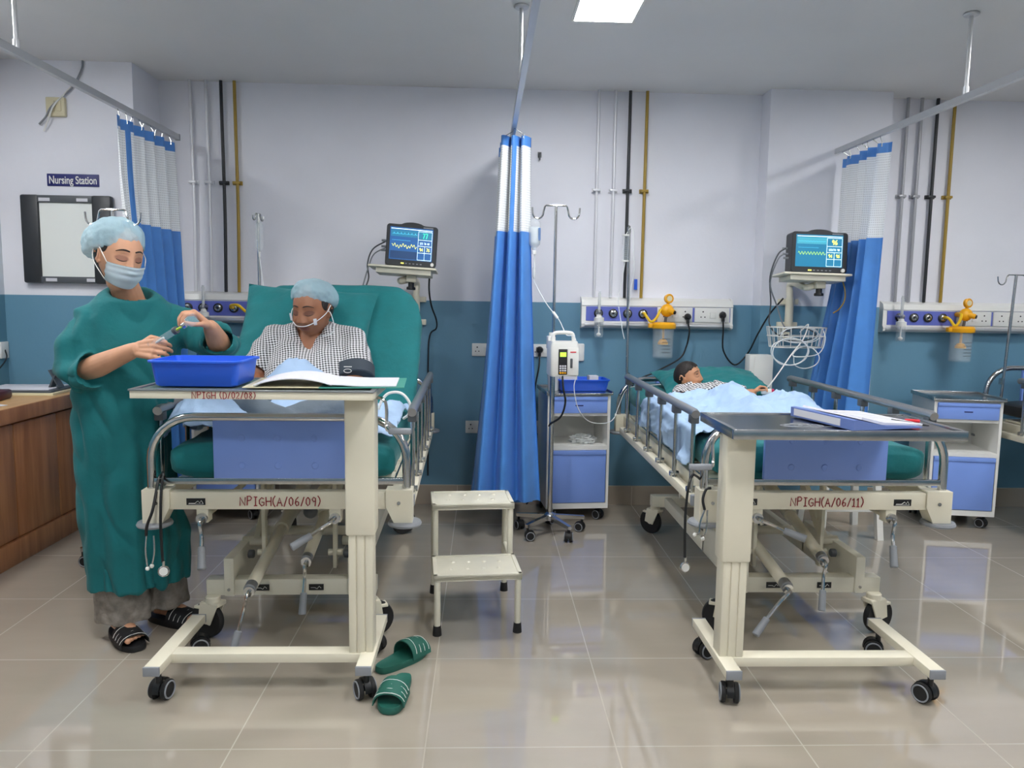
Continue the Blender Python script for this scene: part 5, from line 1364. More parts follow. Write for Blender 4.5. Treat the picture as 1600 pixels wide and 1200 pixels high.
t = thing('drip_chamber_set', 'clear measuring chamber hanging on the pole at the child bed', 'drip set', (.895, 4.86, 1.60))
b = nb(); lathe(b, [(0, 0), (.006, 0), (.020, .012), (.021, .15), (.012, .165), (0, .165)], (-.012, 0, .05), n=18); obj('chamber', b, CLEAR, t)
b = nb(); cyl(b, (-.012, 0, .045), (-.012, 0, .054), .022, n=18); cyl(b, (-.012, 0, .205), (-.012, 0, .214), .022, n=18); obj('chamber_caps', b, WHITE, t)
b = nb()
for k in range(10): box(b, (-.026, -.0217, .075+k*.012), (-.004, -.020, .0765+k*.012))
obj('scale_marks', b, GREYP, t)
b = nb(); tube(b, spline([(-.012, 0, .21), (.01, 0, .25), (.03, -.01, .24), (.035, -.01, .15), (.045, -.01, .0), (.03, -.01, -.12), (.02, -.01, -.25)], 6), .0026, n=6); tube(b, spline([(-.012, 0, .05), (-.02, -.01, .0), (-.03, -.01, -.08), (-.05, -.015, -.2), (-.02, -.02, -.38), (-.005, -.02, -.44)], 6), .0026, n=6); obj('tubing', b, WTUBE, t)
t = thing('drip_bag', 'small empty clear drip bag on the pole behind the woman bed', 'drip bag', (-1.345, 4.70, 1.66))
b = nb(); rings(b, [rrect(.05*k, .02*q, .008*q, z) for z, k, q in ((0, .3, .5), (.02, .9, 1), (.12, 1, .9), (.16, .9, .6), (.175, .5, .4))]); obj('bag', b, CLEAR, t)
b = nb(); tube(b, [(0, 0, .17), (.002, 0, .19), (.0, .0, .205)], .003, n=6); cyl(b, (0, 0, 0), (0, 0, -.03), .005); obj('port', b, WHITE, t)
b = nb(); tube(b, spline([(0, 0, -.03), (.01, -.01, -.1), (.02, -.01, -.2), (.03, 0, -.3)], 5), .0026, n=6); obj('tubing', b, WTUBE, t)
b = nb(); box(b, (.998, 5.135, 1.475), (1.020, 5.139, 1.545), bev=.001); single('blue_tape', b, TRAY, 'small strip of blue tape on the wall above the middle console', 'tape')
# ---------------------------------------------------------------- people
def head_shape(s=1.0, child=False, sub=5, nose=1.0, full=0.0):
    """sculpted head in its own space: x to its right side of the picture, y forward, z up; chin at -.118"""
    b = nb(); bmesh.ops.create_icosphere(b, subdivisions=sub, radius=1)
    for v in b.verts:
        d = v.co
        x, y, z = d.x*.075, d.y*.095, d.z*.116
        if child: x, y, z = d.x*.078, d.y*.092, d.z*.104
        if z > 0: x *= 1+.05*ss(0, .08, z); y *= 1+.03*ss(0, .08, z) if y < 0 else 1
        t = max(0, -z/.116)
        x *= 1-(.34-full*.2)*t**1.7
        if y < 0: y *= 1-.45*t**1.2
        else:
            y *= 1+.07*t
            if y > .06: y = .06+(y-.06)*.86
        f = ss(.01, .06, y)
        ax = abs(x)
        # brow, sockets, lids
        y += f*.0045*gs(ax-.03, .022)*gs(z-.034, .011)
        y -= f*.0105*gs(ax-.033, .017)*gs(z-.012, .013)
        y += f*.0075*gs(ax-.032, .0135)*gs(z-.009, .0095)
        # nose
        if -.05 < z < .04:
            k = min(1, max(0, (.034-z)/.062))
            hgt = .023*nose*k**1.15 if z > -.03 else .023*nose*ss(-.043, -.030, z)
            wd = .0075+.006*k
            y += f*hgt*gs(x, wd)
            y += f*.009*nose*gs(ax-.0125, .007)*gs(z+.031, .008)
        # cheeks, mouth, chin
        y += f*(.004+full*.010)*gs(ax-.042, .02)*gs(z+.028, .022)
        x += math.copysign(full*.010*f*gs(z+.05, .04), x)
        y += f*.0065*gs(x, .020)*gs(z+.0545, .0055) + f*.0075*gs(x, .017)*gs(z+.068, .006)
        y -= f*.005*gs(x, .022)*gs(z+.0612, .0025)
        y -= f*.004*gs(x, .02)*gs(z+.081, .007)
        y += f*.008*gs(x, .02)*gs(z+.100, .014)
        v.co = V((x, y, z))*s
    for q in (-1, 1):
        t = nb(); bmesh.ops.create_uvsphere(t, u_segments=16, v_segments=12, radius=1)
        for v in t.verts:
            c = v.co; dd = 1-.55*gs(c.x*q-.9, .5)*0
            v.co = V((q*.006*c.x*q*1.0, c.y*.018*(1+.15*c.z), c.z*.030))
            if abs(c.y) < .6 and abs(c.z) < .6: v.co.x *= .45
        t.transform(M.Translation((q*.077*s, -.008*s, -.004*s)) @ M.Rotation(q*R(-22), 4, 'Z') @ M.Diagonal((s*1.15, s, s, 1)))
        add(b, t)
        for k in range(9):
            a = R(-70)+R(250)*k/8; p = V((q*.080, -.012+.017*cos(a)*.8-.004, .0+.026*sin(a)))*s
            ell(b, p, (.0045*s, .0045*s, .0055*s), n=8)
        ell(b, V((q*.077, .0, -.03))*s, (.005*s, .006*s, .008*s), n=8)
    return b
def basis(fwd, up, c):
    f = V(fwd).normalized(); u = V(up); u = (u-f*u.dot(f)).normalized(); r = f.cross(u)
    m = M((r, f, u)).transposed().to_4x4(); m.translation = V(c); return m

from mathutils.bvhtree import BVHTree
def face_details(body, par, hm, s, brow=.034, heavy=1.0, lids=1.0, squint=0):
    """lip and eyelid colour as soft point attributes on the one body mesh; brows and lashes as fine hair strands lying on it"""
    me = body.data; inv = hm.inverted() @ world_of(par)
    lip = me.attributes.new('lip', 'FLOAT', 'POINT'); lid = me.attributes.new('lid', 'FLOAT', 'POINT')
    for v in me.vertices:
        x, y, z = (inv @ v.co)/s; ax = abs(x); a = b_ = 0.0
        if y > .05 and abs(z) < .1:
            e = (x/.026)**2+((z+.0615)/.0125)**2; a = ss(1.25, .75, e)
            e = ((ax-.032)/.021)**2+((z-.006)/.0115)**2; b_ = lids*ss(1.3, .6, e)
        lip.data[v.index].value = a; lid.data[v.index].value = b_
    bvh = BVHTree.FromPolygons([v.co for v in me.vertices], [p.vertices for p in me.polygons])
    m3 = inv.inverted()
    def on(x, z):
        o = m3 @ (V((x, .2, z))*s); d = (m3.to_3x3() @ V((0, -1, 0))).normalized()
        h = bvh.ray_cast(o, d)
        return h[0]-d*.0004 if h[0] is not None else o
    for q in (-1, 1):
        for name, line, rad in (('eyebrow', [(.011+.041*k/10, brow+.0045*sin(k/10*pi)-.006*(k/10)**3) for k in range(11)], [.0011+.0016*sin(pi*min(1, .25+k/13)) for k in range(11)]),
                                ('eyelashes', [(.0165+.032*k/10, .0005+squint-.0045*sin(k/10*pi)) for k in range(11)], [.0007+.0008*sin(pi*k/10) for k in range(11)])):
            b = nb(); tube(b, [on(q*x, z) for x, z in line], [t_*s*heavy for t_ in rad], 6); obj(name, b, HAIR, par)
    b = nb(); tube(b, [on(x*.0045, -.0613+.0009*abs(x)) for x in range(-5, 6)], [.0006+.0004*(1-abs(x)/5) for x in range(-5, 6)], 5); obj('mouth_line', b, LIPLINE, par)
LIPLINE = mat('dark_lip_line', '5A2C26', .5)

def hand(b, wrist, fdir, palm, thumb_side, curl, s=1.0, spread=.05, thumb_curl=.5, curls=None):
    """palm, four unequal bent fingers and a thumb, as overlapping tapered chains"""
    f = V(fdir).normalized(); n = V(palm); n = (n-f*n.dot(f)).normalized(); a = f.cross(n)*thumb_side; w_ = V(wrist)
    segs = [(.040, .025, .021), (.044, .028, .022), (.041, .026, .021), (.032, .020, .018)]
    for i in range(4):
        off = (1.5-i)*.0205
        k0 = w_+a*(off*.62)*s+f*.012*s; k1 = w_+a*off*s+f*(.086-.004*abs(i-1.2))*s-n*.003*s
        capsule(b, k0, k1, .0145*s, .0118*s, 12)
        ang = 0; p = k1; c = curls[i] if curls else curl
        d0 = (f+a*(1.5-i)*spread).normalized(); rr = (.0088, .0082, .0076, .0066)
        for j, L in enumerate(segs[i]):
            ang += c*(1.0, 1.15, .7)[j]
            d = d0*cos(ang)+n*sin(ang); q = p+d*L*s
            sc = (.93 if i == 3 else 1)*s
            capsule(b, p, q, rr[j]*sc, rr[j+1]*sc, 12); p = q
    t0 = w_+a*.022*s+f*.022*s+n*.006*s; t1 = t0+(f*.6+a*.75+n*.25).normalized()*.040*s
    capsule(b, w_+f*.01*s, t0, .013*s, .014*s, 12); capsule(b, t0, t1, .0145*s, .0108*s, 12)
    d = (f*(1-.3*thumb_curl)+a*(.45-.7*thumb_curl)+n*.55*thumb_curl*1.4).normalized(); t2 = t1+d*.032*s
    d2 = (f-a*.5*thumb_curl+n*.6*thumb_curl).normalized(); t3 = t2+d2*.024*s
    capsule(b, t1, t2, .0106*s, .0096*s, 12); capsule(b, t2, t3, .0096*s, .0078*s, 12)
    return t3

def shell(name, mtx, par, m, c, r, cut, noise_a, seed, pleat=0, sub=5, label=None):
    """puffed cap or hair: a dome over the skull, flattened onto the plane cut(x, y) below"""
    b = nb(); bmesh.ops.create_icosphere(b, subdivisions=sub, radius=1)
    for v in b.verts:
        d = v.co.copy(); k = 1+noise_a*(noise.noise(d*2.3+V((seed, 0, 0)))+.6*noise.noise(d*5.5+V((0, seed, 0))))
        if pleat: k += pleat*sin(atan2(d.x, d.y)*26+3*noise.noise(d*3))*ss(.95, .2, d.z)
        p = V((c[0]+d.x*r[0]*k, c[1]+d.y*r[1]*k, c[2]+d.z*r[2]*k)); zc = cut(p.x, p.y)
        if p.z < zc: p.z = zc-.004*min(1, (zc-p.z)/.02); p.x *= .985; p.y = c[1]+(p.y-c[1])*.985
        v.co = p
    b.transform(mtx); return obj(name, b, m, par, ws=True, ang=75, label=label)

def ringpts(c, ax, ay, n=36, e=1.0):
    c = V(c); ax = V(ax); ay = V(ay); out = []
    for k in range(n):
        a = 2*pi*k/n; x, y = cos(a), sin(a)
        out.append(c+ax*math.copysign(abs(x)**e, x)+ay*math.copysign(abs(y)**e, y))
    return out
def sleeve(b, pts, rad, cuff=.035, wall=.012, n=24):
    """closed sleeve with an open, hollow cuff at its end"""
    P = [V(p) for p in pts]; rs = []; u = None
    for i, p in enumerate(P):
        d = (P[min(i+1, len(P)-1)]-P[max(0, i-1)]).normalized()
        if u is None: u, v, _ = frame(d)
        else: u = (u-d*u.dot(d)).normalized(); v = d.cross(u)
        r = rad[i]; r = r if isinstance(r, tuple) else (r, r)
        rs.append(circ(p, u, v, r[0], n, r[1]))
    r = rad[-1]; r = r if isinstance(r, tuple) else (r, r)
    rs.append(circ(P[-1], u, v, r[0]-wall, n, r[1]-wall)); rs.append(circ(P[-1]-d*cuff, u, v, r[0]-wall*1.2, n, r[1]-wall*1.2))
    rings(b, rs)

# ================================================================ the nurse
NX, NY = -1.405, 3.12
nurse = thing('person', 'person standing in green gown, blue cap and mask, filling a syringe', 'person', (NX, NY, 0))
ph = R(32); fd = V((sin(ph), -cos(ph), 0)); rt = V((-cos(ph), -sin(ph), 0)); up = V((0, 0, 1)); base = V((NX, NY, 0))
def npt(r, f, z): return base+rt*r+fd*f+up*z
hm = basis((.76, -.60, -.26), (.10, .02, 1), (-1.398, 3.03, 1.543))
b = head_shape(1.0); b.transform(hm)
neck0 = npt(0, 0, 1.37); capsule(b, neck0, V((-1.41, 3.055, 1.47)), .056, .052, 20); capsule(b, V((-1.41, 3.055, 1.45)), V((-1.405, 3.05, 1.53)), .052, .055, 20)
ell(b, npt(0, .01, 1.22), (.16, .10, .17), rot=M.Rotation(ph, 3, 'Z'), n=28); ell(b, npt(.015, .01, 1.02), (.125, .095, .2), rot=M.Rotation(ph, 3, 'Z'), n=28); ell(b, npt(.04, -.005, .86), (.145, .11, .15), rot=M.Rotation(ph, 3, 'Z'), n=28)
rs_, re, rw = npt(.140, 0, 1.300), V((-1.55, 2.985, 1.09)), V((-1.27, 2.85, 1.198))
ls_, le, lw = npt(-.145, 0, 1.300), V((-1.055, 3.13, 1.185)), V((-1.035, 2.955, 1.28))
chain(b, [npt(.06, 0, 1.32), rs_, re], [.05, .05, .043], 18); chain(b, [npt(-.06, 0, 1.32), ls_, le], [.05, .05, .043], 18)
chain(b, [re, re.lerp(rw, .35), re.lerp(rw, .92), rw], [.043, .044, .030, .026], 18); chain(b, [le, le.lerp(lw, .35), le.lerp(lw, .92), lw], [.043, .043, .030, .026], 18)
hand(b, rw, (.93, -.32, .04), (.22, .80, -.30), 1, .5, .95, .0, .75, (.74, .76, .82, .9))
hand(b, lw, (-.50, -.40, .55), (-.50, -.20, -.75), 1, .8, .95, .02, .9, (.80, .82, .80, .74))
fdr = V((.70, -.72, 0)).normalized(); fdl = V((.93, -.36, 0)).normalized()
for hip, kn, an, fdx in ((npt(.115, 0, .84), npt(.09, .02, .46), V((-1.475, 3.075, .09)), fdr), (npt(-.035, 0, .84), npt(-.06, .02, .46), V((-1.37, 3.235, .09)), fdl)):
    chain(b, [hip, kn, an], [.085, .058, .038], 16)
    capsule(b, an-V((0, 0, .025))-fdx*.02, an+fdx*.10-V((0, 0, .035)), .036, .03, 14)
    sd = V((-fdx.y, fdx.x, 0))
    for k in range(5):
        o_ = (k-2)*.0165
        p0 = an+fdx*(.10)+sd*o_-V((0, 0, .04)); big = k == (0 if fdx is fdr else 0)
        L = .072-.007*k; r = .0115 if k == 0 else .0085
        capsule(b, p0, p0+fdx*L-V((0, 0, .004)), r*1.1, r, 10)
bd = fuse('body', b, .0033, 3, SKIN1, nurse); face_details(bd, nurse, hm, 1.0, .035, 1.25)
# hair under the cap
b = nb(); ell(b, (0, -.03, .005), (.078, .075, .085), n=24); ell(b, (0, -.026, .062), (.080, .092, .060), n=24); capsule(b, (0, -.075, -.03), (.0, -.07, -.085), .035, .022, 16); ell(b, (.066, .012, .034), (.012, .024, .034), n=16); ell(b, (-.066, .012, .034), (.012, .024, .034), n=16)
b.transform(hm); fuse('hair', b, .005, 2, HAIR, nurse)
cm_ = hm @ M.Translation((0, -.03, .008)) @ M.Rotation(R(27), 4, 'X')
shell('bouffant_cap', cm_, nurse, CAPM, (0, -.012, .036), (.103, .134, .100), lambda x, y: .0+.004*sin(x*160+y*90), .05, 3, .012)
# mask with pleats and ear loops
def mask_pt(u, v):
    a = u*R(62); z = -.016-.074*v
    rr = .120-.006*gs(v-.5, .9)*abs(u)-.010*v*v
    y = .004+ (rr)*cos(a)*(1-.05*v)-.002; x = .084*sin(a)*(1-.20*max(0, v-.55)/.45)
    y += .007*gs(u, .25)*gs(v-.30, .25) - .016*ss(.7, 1, v)
    y += .0022*sin(v*pi*7)*(1-u*u*.3)
    return V((x, y, z-.018*(1-u*u)*ss(.55, 1, v)))
b = nb(); NU, NV = 40, 36
g = [[b.verts.new(mask_pt(-1+2*i/NU, j/NV)) for j in range(NV+1)] for i in range(NU+1)]
for i in range(NU):
    for j in range(NV): b.faces.new((g[i][j], g[i+1][j], g[i+1][j+1], g[i][j+1]))
bmesh.ops.solidify(b, geom=b.faces[:], thickness=.0025); b.transform(hm); mk = obj('face_mask', b, MASKM, nurse, ws=True, ang=80)
for q in (-1, 1):
    b = nb(); tube(b, spline([mask_pt(q, .03), V((q*.083, .035, .008)), V((q*.084, .0, .026)), V((q*.086, -.028, .012)), V((q*.086, -.026, -.02)), V((q*.083, .0, -.045)), mask_pt(q, .95)], 5), .0017, 6); b.transform(hm); obj('ear_loop', b, WHITE, mk, ws=True)
# gown
b = nb(); rs = []
for z, wr, wf, off, dr in ((1.402, .092, .084, .032, 0), (1.392, .112, .094, .024, 0), (1.36, .146, .108, .008, 0), (1.30, .176, .128, .0, .004), (1.2, .190, .145, .008, .010), (1.08, .192, .150, .01, .018), (1.0, .186, .150, .004, .034), (.9, .178, .146, .0, .046), (.70, .178, .148, .0, .046), (.52, .186, .150, .006, .034), (.42, .198, .154, .012, .016), (.27, .192, .15, .010, .008), (.225, .190, .148, .010, .006)):
    rs.append(ringpts(base+fd*off+rt*dr+up*z, rt*wr, fd*wf, 40, .92))
# neckline hollow and hollow hem
c0 = base+fd*.032; rs = [ringpts(c0+up*1.28, rt*.058, fd*.052, 40), ringpts(c0+up*1.402, rt*.076, fd*.068, 40)]+rs
for rg, am in ((rs[1], .030), (rs[2], .032), (rs[3], .018)):
    for q in rg: q.z -= am*(q-c0).dot(fd)/.08
rs += [ringpts(base+fd*.01+up*.225, rt*.17, fd*.132, 40), ringpts(base+fd*.01+up*.33, rt*.165, fd*.128, 40)]
rings(b, rs)
sleeve(b, [npt(.08, 0, 1.315), npt(.142, .0, 1.29), V((-1.54, 2.995, 1.20)), V((-1.548, 2.97, 1.125)), V((-1.505, 2.945, 1.10)), V((-1.455, 2.92, 1.115))], [.070, .074, .080, .085, .082, (.072, .082)], .05)
sleeve(b, [npt(-.08, 0, 1.315), npt(-.142, .0, 1.29), V((-1.15, 3.18, 1.235)), V((-1.075, 3.15, 1.195)), V((-1.05, 3.10, 1.20)), V((-1.045, 3.045, 1.23))], [.070, .074, .080, .082, .076, (.068, .064)], .05)
def gown_disp(c, n):
    q = c-base; r = q.dot(rt); f = q.dot(fd); th = atan2(f, r); low = ss(1.25, .5, c.z)
    a = .010*low*(sin(th*7+1.5*noise.noise(V((th, c.z*1.5, 0))))+.6*sin(th*13+2))
    a += .006*noise.noise(V((c.x*9, c.y*9, c.z*3.2))) + .005*noise.noise(V((c.x*16, c.y*16, c.z*11)))
    arm = ss(.17, .2, abs(r))*ss(.95, 1.05, c.z)
    a += .007*arm*sin(c.z*55+r*40)
    g = noise.noise(V((c.x*8+c.z*2, c.y*8, c.z*3.0))); a -= .011*max(0, 1-abs(g)*5)*ss(1.38, 1.3, c.z)
    if c.z > 1.37: a *= .25
    return c+n*a
fuse('surgical_gown', b, .0062, 4, GOWNM, nurse, disp=gown_disp)
# trousers
b = nb()
for top, bot, dx in ((npt(.085, 0, .7), V((-1.465, 3.085, .075)), 0), (npt(-.03, .0, .7), V((-1.36, 3.22, .085)), 0)):
    d = (bot-top).normalized(); rs = []
    for k in range(8): p = top.lerp(bot, k/7); w_ = .085+.02*(k/7); rs.append(ringpts(p, V((w_, 0, 0)), V((0, w_*.85, 0)), 28))
    rs.append(ringpts(bot, V((.095, 0, 0)), V((0, .08, 0)), 28)); rs.append(ringpts(bot+V((0, 0, .05)), V((.09, 0, 0)), V((0, .076, 0)), 28)); rings(b, rs)
fuse('trousers', b, .007, 3, MOTTLE, nurse, disp=lambda c, n: c+n*(.006*sin(atan2(c.y-3.14, c.x+1.38)*9+c.z*6)+.006*noise.noise(c*13)))
for an, fdx in ((V((-1.475, 3.075, 0)), fdr), (V((-1.37, 3.235, 0)), fdl)):
    m = basis(fdx, up, an+fdx*.06); m.translation.z = 0
    slipper(nurse, m, .27, .105, SLIPK, 4, 'sandal')
# what she holds
t = thing('syringe', 'clear syringe with green needle hub in the hands of the nurse', 'syringe', (-1.2, 2.82, 1.22))
p0, p1 = V((-1.205, 2.835, 1.215)), V((-1.103, 2.80, 1.272)); d = (p1-p0).normalized()
b = nb(); cyl(b, p0, p1, .0125, n=18); cyl(b, p0-d*.002, p0+d*.001, .018, n=18); obj('barrel', b, CLEAR, t, ws=True)
b = nb(); cyl(b, p0-d*.04, p0+d*.06, .0045, n=10); cyl(b, p0-d*.042, p0-d*.039, .012, n=16); obj('plunger', b, WHITE, t, ws=True)
b = nb(); cyl(b, p1-d*.01, p1+d*.004, .0135, n=18); obj('barrel_cap', b, DGREY, t, ws=True)
b = nb(); cyl(b, p1, p1+d*.025, .005, .003, n=10); obj('needle_hub', b, mat('lime_plastic', 'B8D840', .4), t, ws=True)
b = nb(); cyl(b, p1+d*.02, p1+d*.05, .0008, n=6); obj('needle', b, STEEL, t, ws=True)
t = thing('medicine_vial', 'small clear medicine vial held upside down above the syringe', 'vial', (-1.09, 2.86, 1.27))
b = nb(); vd = V((-.62, -.12, -.45)).normalized(); vc = V((-1.04, 2.825, 1.318)); lathe(b, [(0, 0), (.018, 0), (.02, .004), (.02, .034), (.009, .042), (.009, .048), (0, .048)], vc, vd, 18); obj('glass', b, CLEAR, t, ws=True)
b = nb(); lathe(b, [(0, .046), (.011, .046), (.011, .058), (0, .058)], vc, vd, 16); obj('metal_cap', b, STEEL, t, ws=True)

# ================================================================ the woman in bed
WX, WYY = -.87, 3.72
woman = thing('person', 'person sitting up in bed in checked gown with blue cap', 'person', (WX, WYY, .85))
wm = basis((-.34, -.92, -.27), (-.06, -.25, .95), (-.852, 3.865, 1.335))
S2 = 1.13
b = head_shape(S2, full=.9, nose=1.05); b.transform(wm)
hip, chest, nk = V((-.86, 3.74, .92)), V((-.86, 3.92, 1.14)), V((-.86, 3.965, 1.235))
lean = M.Rotation(R(-28), 3, 'X'); capsule(b, V((-.87, 3.915, 1.08)), V((-.865, 3.925, 1.20)), .088, .076, 20)
capsule(b, nk, V((-.855, 3.92, 1.31)), .072, .066, 20)
ell(b, (-.86, 3.94, 1.09), (.185, .115, .15), rot=lean, n=28); ell(b, (-.86, 3.85, .99), (.18, .13, .16), rot=lean, n=28); ell(b, hip, (.2, .15, .12), n=28)
wrs, wre, wrw = V((-1.045, 3.935, 1.175)), V((-1.125, 3.80, .99)), V((-1.06, 3.62, .90))
wls, wle, wlw = V((-.675, 3.935, 1.165)), V((-.635, 3.80, .99)), V((-.70, 3.62, .90))
for s_, e_, w__, sd in ((wrs, wre, wrw, 1), (wls, wle, wlw, -1)):
    chain(b, [V((-.86, 3.97, 1.185)), s_, e_], [.06, .062, .052], 16); chain(b, [e_, e_.lerp(w__, .4), w__], [.052, .050, .033], 16)
    hand(b, w__, (sd*.45, -.85, -.1), (0, 0, -1), -sd, .35, 1.0, .04, .4)
knees = ((V((-.95, 3.70, .90)), V((-1.10, 3.38, .925)), V((-.80, 3.27, .835))), (V((-.77, 3.70, .90)), V((-.62, 3.40, .90)), V((-.92, 3.34, .835))))
for h_, k_, a_ in knees:
    chain(b, [h_, k_], [.095, .068], 16); chain(b, [k_, a_], [.064, .045], 16); capsule(b, a_, a_+V((0, -.12, -.015)), .04, .03, 12)
bd = fuse('body', b, .0038, 3, SKIN2, woman); face_details(bd, woman, wm, S2, .034, 1.0)
b = nb(); ell(b, (0, -.035, .01), (.078*S2, .08*S2, .09*S2), n=24); ell(b, V((0, -.026, .062))*S2, (.080*S2, .092*S2, .058*S2), n=24); ell(b, (.066*S2, .005, .03), (.018, .032, .038), n=14); ell(b, (-.066*S2, .005, .03), (.018, .032, .038), n=14); capsule(b, (.03, -.075, -.06), (.075, -.07, -.15), .04, .028, 14)
b.transform(wm); fuse('hair', b, .005, 2, HAIR, woman)
cw_ = wm @ M.Diagonal((S2, S2, S2, 1)) @ M.Translation((.002, -.022, .022)) @ M.Rotation(R(26), 4, 'X')
shell('bouffant_cap', cw_, woman, CAPM, (.002, -.006, .030), (.097, .118, .078), lambda x, y: .0+.004*sin(x*150+y*80), .05, 11, .010)
b = nb(); rs = []
for z, wx_, wy_, yy in ((1.268, .098, .088, 3.93), (1.252, .13, .098, 3.935), (1.215, .185, .115, 3.945), (1.16, .225, .145, 3.925), (1.08, .232, .165, 3.885), (.99, .235, .18, 3.84), (.90, .25, .19, 3.78), (.86, .25, .19, 3.76)):
    rs.append(ringpts((-.86, yy, z), V((wx_, 0, 0)), V((0, wy_, 0)), 36, .95))
cq = V((-.87, 3.925, 0)); rs = [ringpts((-.87, 3.925, 1.12), V((.062, 0, 0)), V((0, .055, 0)), 36), ringpts((-.87, 3.925, 1.265), V((.085, 0, 0)), V((0, .072, 0)), 36)]+rs
for rg, am in ((rs[1], .135), (rs[2], .135), (rs[3], .115), (rs[4], .075), (rs[5], .03)):
    for q in rg:
        fr_ = max(0, (cq.y-q.y)/.08); q.z -= am*fr_*max(0, 1-abs(q.x-cq.x)/.11)
rings(b, rs)
sleeve(b, [V((-.95, 3.945, 1.19)), V((-1.05, 3.93, 1.175)), V((-1.085, 3.88, 1.09)), V((-1.125, 3.825, 1.02))], [.078, .086, .092, .088], .04)
sleeve(b, [V((-.77, 3.945, 1.19)), V((-.67, 3.93, 1.165)), V((-.65, 3.87, 1.09)), V((-.635, 3.82, 1.03))], [.078, .086, .090, .086], .04)
fuse('checked_gown', b, .0062, 4, GINGH, woman, disp=lambda c, n: c+n*(.009*noise.noise(c*9)+.006*noise.noise(c*19)+.004*sin(c.x*40+c.z*30+5*noise.noise(c*5))))
b = nb()
for h_, k_, a_ in knees:
    d0 = a_+(k_-a_)*.12
    chain(b, [h_, k_], [.115, .088], 18); chain(b, [k_, d0], [.086, .068], 18)
ell(b, hip+V((0, -.03, -.02)), (.21, .15, .10), n=26)
fuse('trousers', b, .008, 3, TROUS, woman, disp=lambda c, n: c+n*(.010*noise.noise(c*11)+.005*noise.noise(c*25)))
t = thing('pressure_cuff', 'dark blood pressure cuff on the upper arm of the woman', 'pressure cuff', (-.61, 3.82, 1.0))
u_, v_, d_ = frame(wle-wls); b = nb(); pc0, pc1 = wls.lerp(wle, .70), wls.lerp(wle, 1.02)
rings(b, [circ(pc0, u_, v_, .095, 28), circ(pc0+d_*.005, u_, v_, .104, 28), circ(pc1-d_*.005, u_, v_, .100, 28), circ(pc1, u_, v_, .094, 28)]); obj('cuff', b, CUFFM, t, ws=True)
b = nb(); c_ = pc0.lerp(pc1, .5)+V((-.015, -.098, .03)); tube(b, [c_+V((.018*cos(a), -.002, .009*sin(a))) for a in [2*pi*k/16 for k in range(16)]], .0015, 5, closed=True); box(b, c_+V((-.018, -.003, .018)), c_+V((.02, 0, .022))); obj('printed_mark', b, WHITE, t, ws=True)
t = thing('nasal_cannula', 'clear nasal tube with white tape on the face of the woman', 'nasal tube', wm @ V((0, .1, -.05)))
def wh(x, y, z): return wm @ (V((x, y, z))*S2)
b = nb(); tube(b, spline([wh(-.088, -.01, .02), wh(-.085, .03, -.005), wh(-.062, .072, -.028), wh(-.03, .098, -.043), wh(0, .106, -.046), wh(.03, .098, -.043), wh(.062, .072, -.022), wh(.085, .03, .0), wh(.088, -.01, .012)], 6), .0022, 7)
tube(b, spline([wh(-.085, .02, .0), wh(-.12, .05, .005), wh(-.135, .06, -.05), wh(-.11, .05, -.09), wh(-.07, .06, -.10)], 6), .0018, 7); obj('tube', b, WTUBE, t, ws=True)
b = nb(); box(b, (-.014, -.003, -.018), (.014, .003, .018), bev=.002); b.transform(wm @ M.Translation(V((.060, .079, -.014))*S2) @ M.Rotation(R(-42), 4, 'Z') @ M.Rotation(R(12), 4, 'Y')); obj('tape_patch', b, PAPER, t, ws=True)
b = nb(); box(b, (-.008, -.003, -.016), (.008, .003, .016), bev=.002); b.transform(wm @ M.Translation(V((-.058, .080, -.030))*S2) @ M.Rotation(R(42), 4, 'Z')); obj('tape_patch', b, PAPER, t, ws=True)

# ================================================================ the sleeping child
child = thing('person', 'young child asleep in checked shirt under a pale blue sheet', 'person', (1.25, 4.3, .86))
S3 = .86
cm = basis((.78, -.56, .16), (-.34, .10, .92), (1.205, 4.465, .960))
b = head_shape(S3, child=True, nose=.75, full=.6); b.transform(cm)
capsule(b, V((1.215, 4.45, .91)), V((1.245, 4.36, .875)), .042, .045, 16)
ell(b, (1.25, 4.22, .87), (.12, .13, .062), n=24); ell(b, (1.26, 4.02, .868), (.105, .16, .058), n=24)
sR, eR, wR = V((1.13, 4.31, .872)), V((1.08, 4.14, .87)), V((1.12, 3.98, .87))
sL, eL, wL = V((1.36, 4.29, .885)), V((1.455, 4.215, .885)), V((1.515, 4.245, .895))
chain(b, [V((1.25, 4.32, .875)), sR, eR, wR], [.05, .045, .034, .024], 14); chain(b, [V((1.25, 4.32, .875)), sL, eL, wL], [.05, .045, .034, .024], 14)
hand(b, wR, (.2, -1, 0), (0, 0, -1), 1, .4, .62)
hand(b, wL, (.75, .0, .55), (.55, -.35, -.6), -1, .75, .66, .03, .8)
for hp, kn, an in ((V((1.20, 3.92, .865)), V((1.25, 3.66, .868)), V((1.24, 3.40, .862))), (V((1.32, 3.92, .865)), V((1.52, 3.82, .88)), V((1.47, 3.58, .862)))):
    chain(b, [hp, kn, an], [.055, .04, .028], 14); capsule(b, an, an+V((0, -.09, .03)), .028, .022, 12)
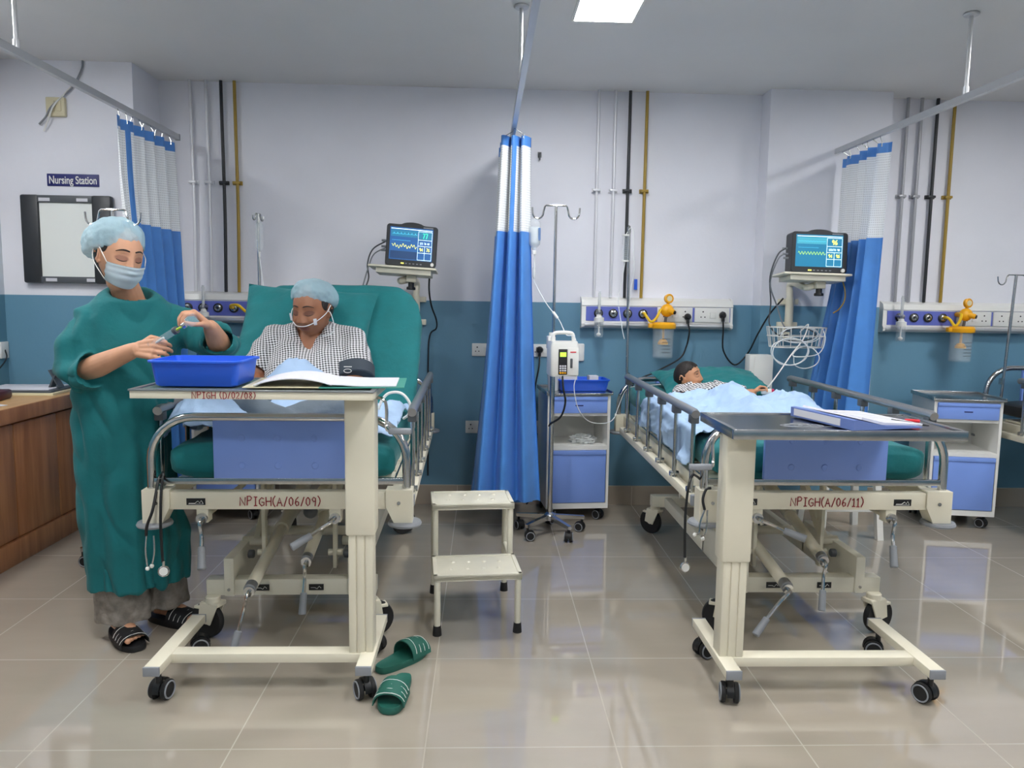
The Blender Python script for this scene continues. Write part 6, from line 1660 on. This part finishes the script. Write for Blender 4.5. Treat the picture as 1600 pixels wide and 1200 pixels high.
bd = fuse('body', b, .0030, 3, SKIN3, child); face_details(bd, child, cm, S3, .034, .8, .4, .002)
b = nb(); bmesh.ops.create_icosphere(b, subdivisions=5, radius=1)
for v in b.verts:
    d = v.co; x, y, z = d.x*.080, d.y*.096, d.z*.107
    k = 1.03+.02*noise.noise(d*14); x *= 1+.05*ss(0, .08, z)
    zc = .066-.02*gs(x, .03)*0-1.25*max(0, .048-y)*ss(.10, .0, y-.0)*1.0
    zc = max(zc, -.075); zc += .006*noise.noise(V((x*90, y*90, 2)))
    zc += .014*gs(y-.052, .018)*ss(.03, .06, abs(x))*-1
    p = V((x, y, z))*k
    if z < zc:
        q = .90; p = V((x*q, y*q, max(z, zc-.05)*q))
    v.co = p*S3
b.transform(cm); obj('hair', b, HAIR, child, ws=True, ang=80)
b = nb(); rs = []
for y, wx_, wz_, zz in ((4.35, .062, .040, .876), (4.34, .10, .048, .876), (4.31, .135, .060, .876), (4.25, .15, .075, .876), (4.1, .14, .078, .878), (3.98, .135, .084, .88)):
    rs.append(ringpts((1.25, y, zz), V((wx_, 0, 0)), V((0, 0, wz_)), 30))
rings(b, rs)
sleeve(b, [V((1.30, 4.30, .90)), sL, sL.lerp(eL, .55), eL+V((.012, .004, .0))], [.065, .064, .058, .054], .03, .009)
sleeve(b, [V((1.20, 4.30, .89)), sR, sR.lerp(eR, .6), eR], [.065, .062, .056, .05], .03, .009)
fuse('checked_shirt', b, .0052, 3, GINGHS, child, disp=lambda c, n: c+n*(.006*noise.noise(c*16)+.004*noise.noise(c*33)))
t = thing('finger_probe', 'white oxygen finger probe with red light on the child hand', 'finger probe', (1.585, 4.24, .90))
b = nb(); p0, p1 = V((1.562, 4.235, .905)), V((1.615, 4.222, .905)); cyl(b, p0, p1, .016, .018, n=14, bev=.004); obj('clip', b, WHITE, t, ws=True)
b = nb(); cyl(b, p1, p1+V((.014, -.003, 0)), .0175, n=14, bev=.003); obj('red_window', b, mat('probe_red', 'A02048', .3, emit=.25), t, ws=True)
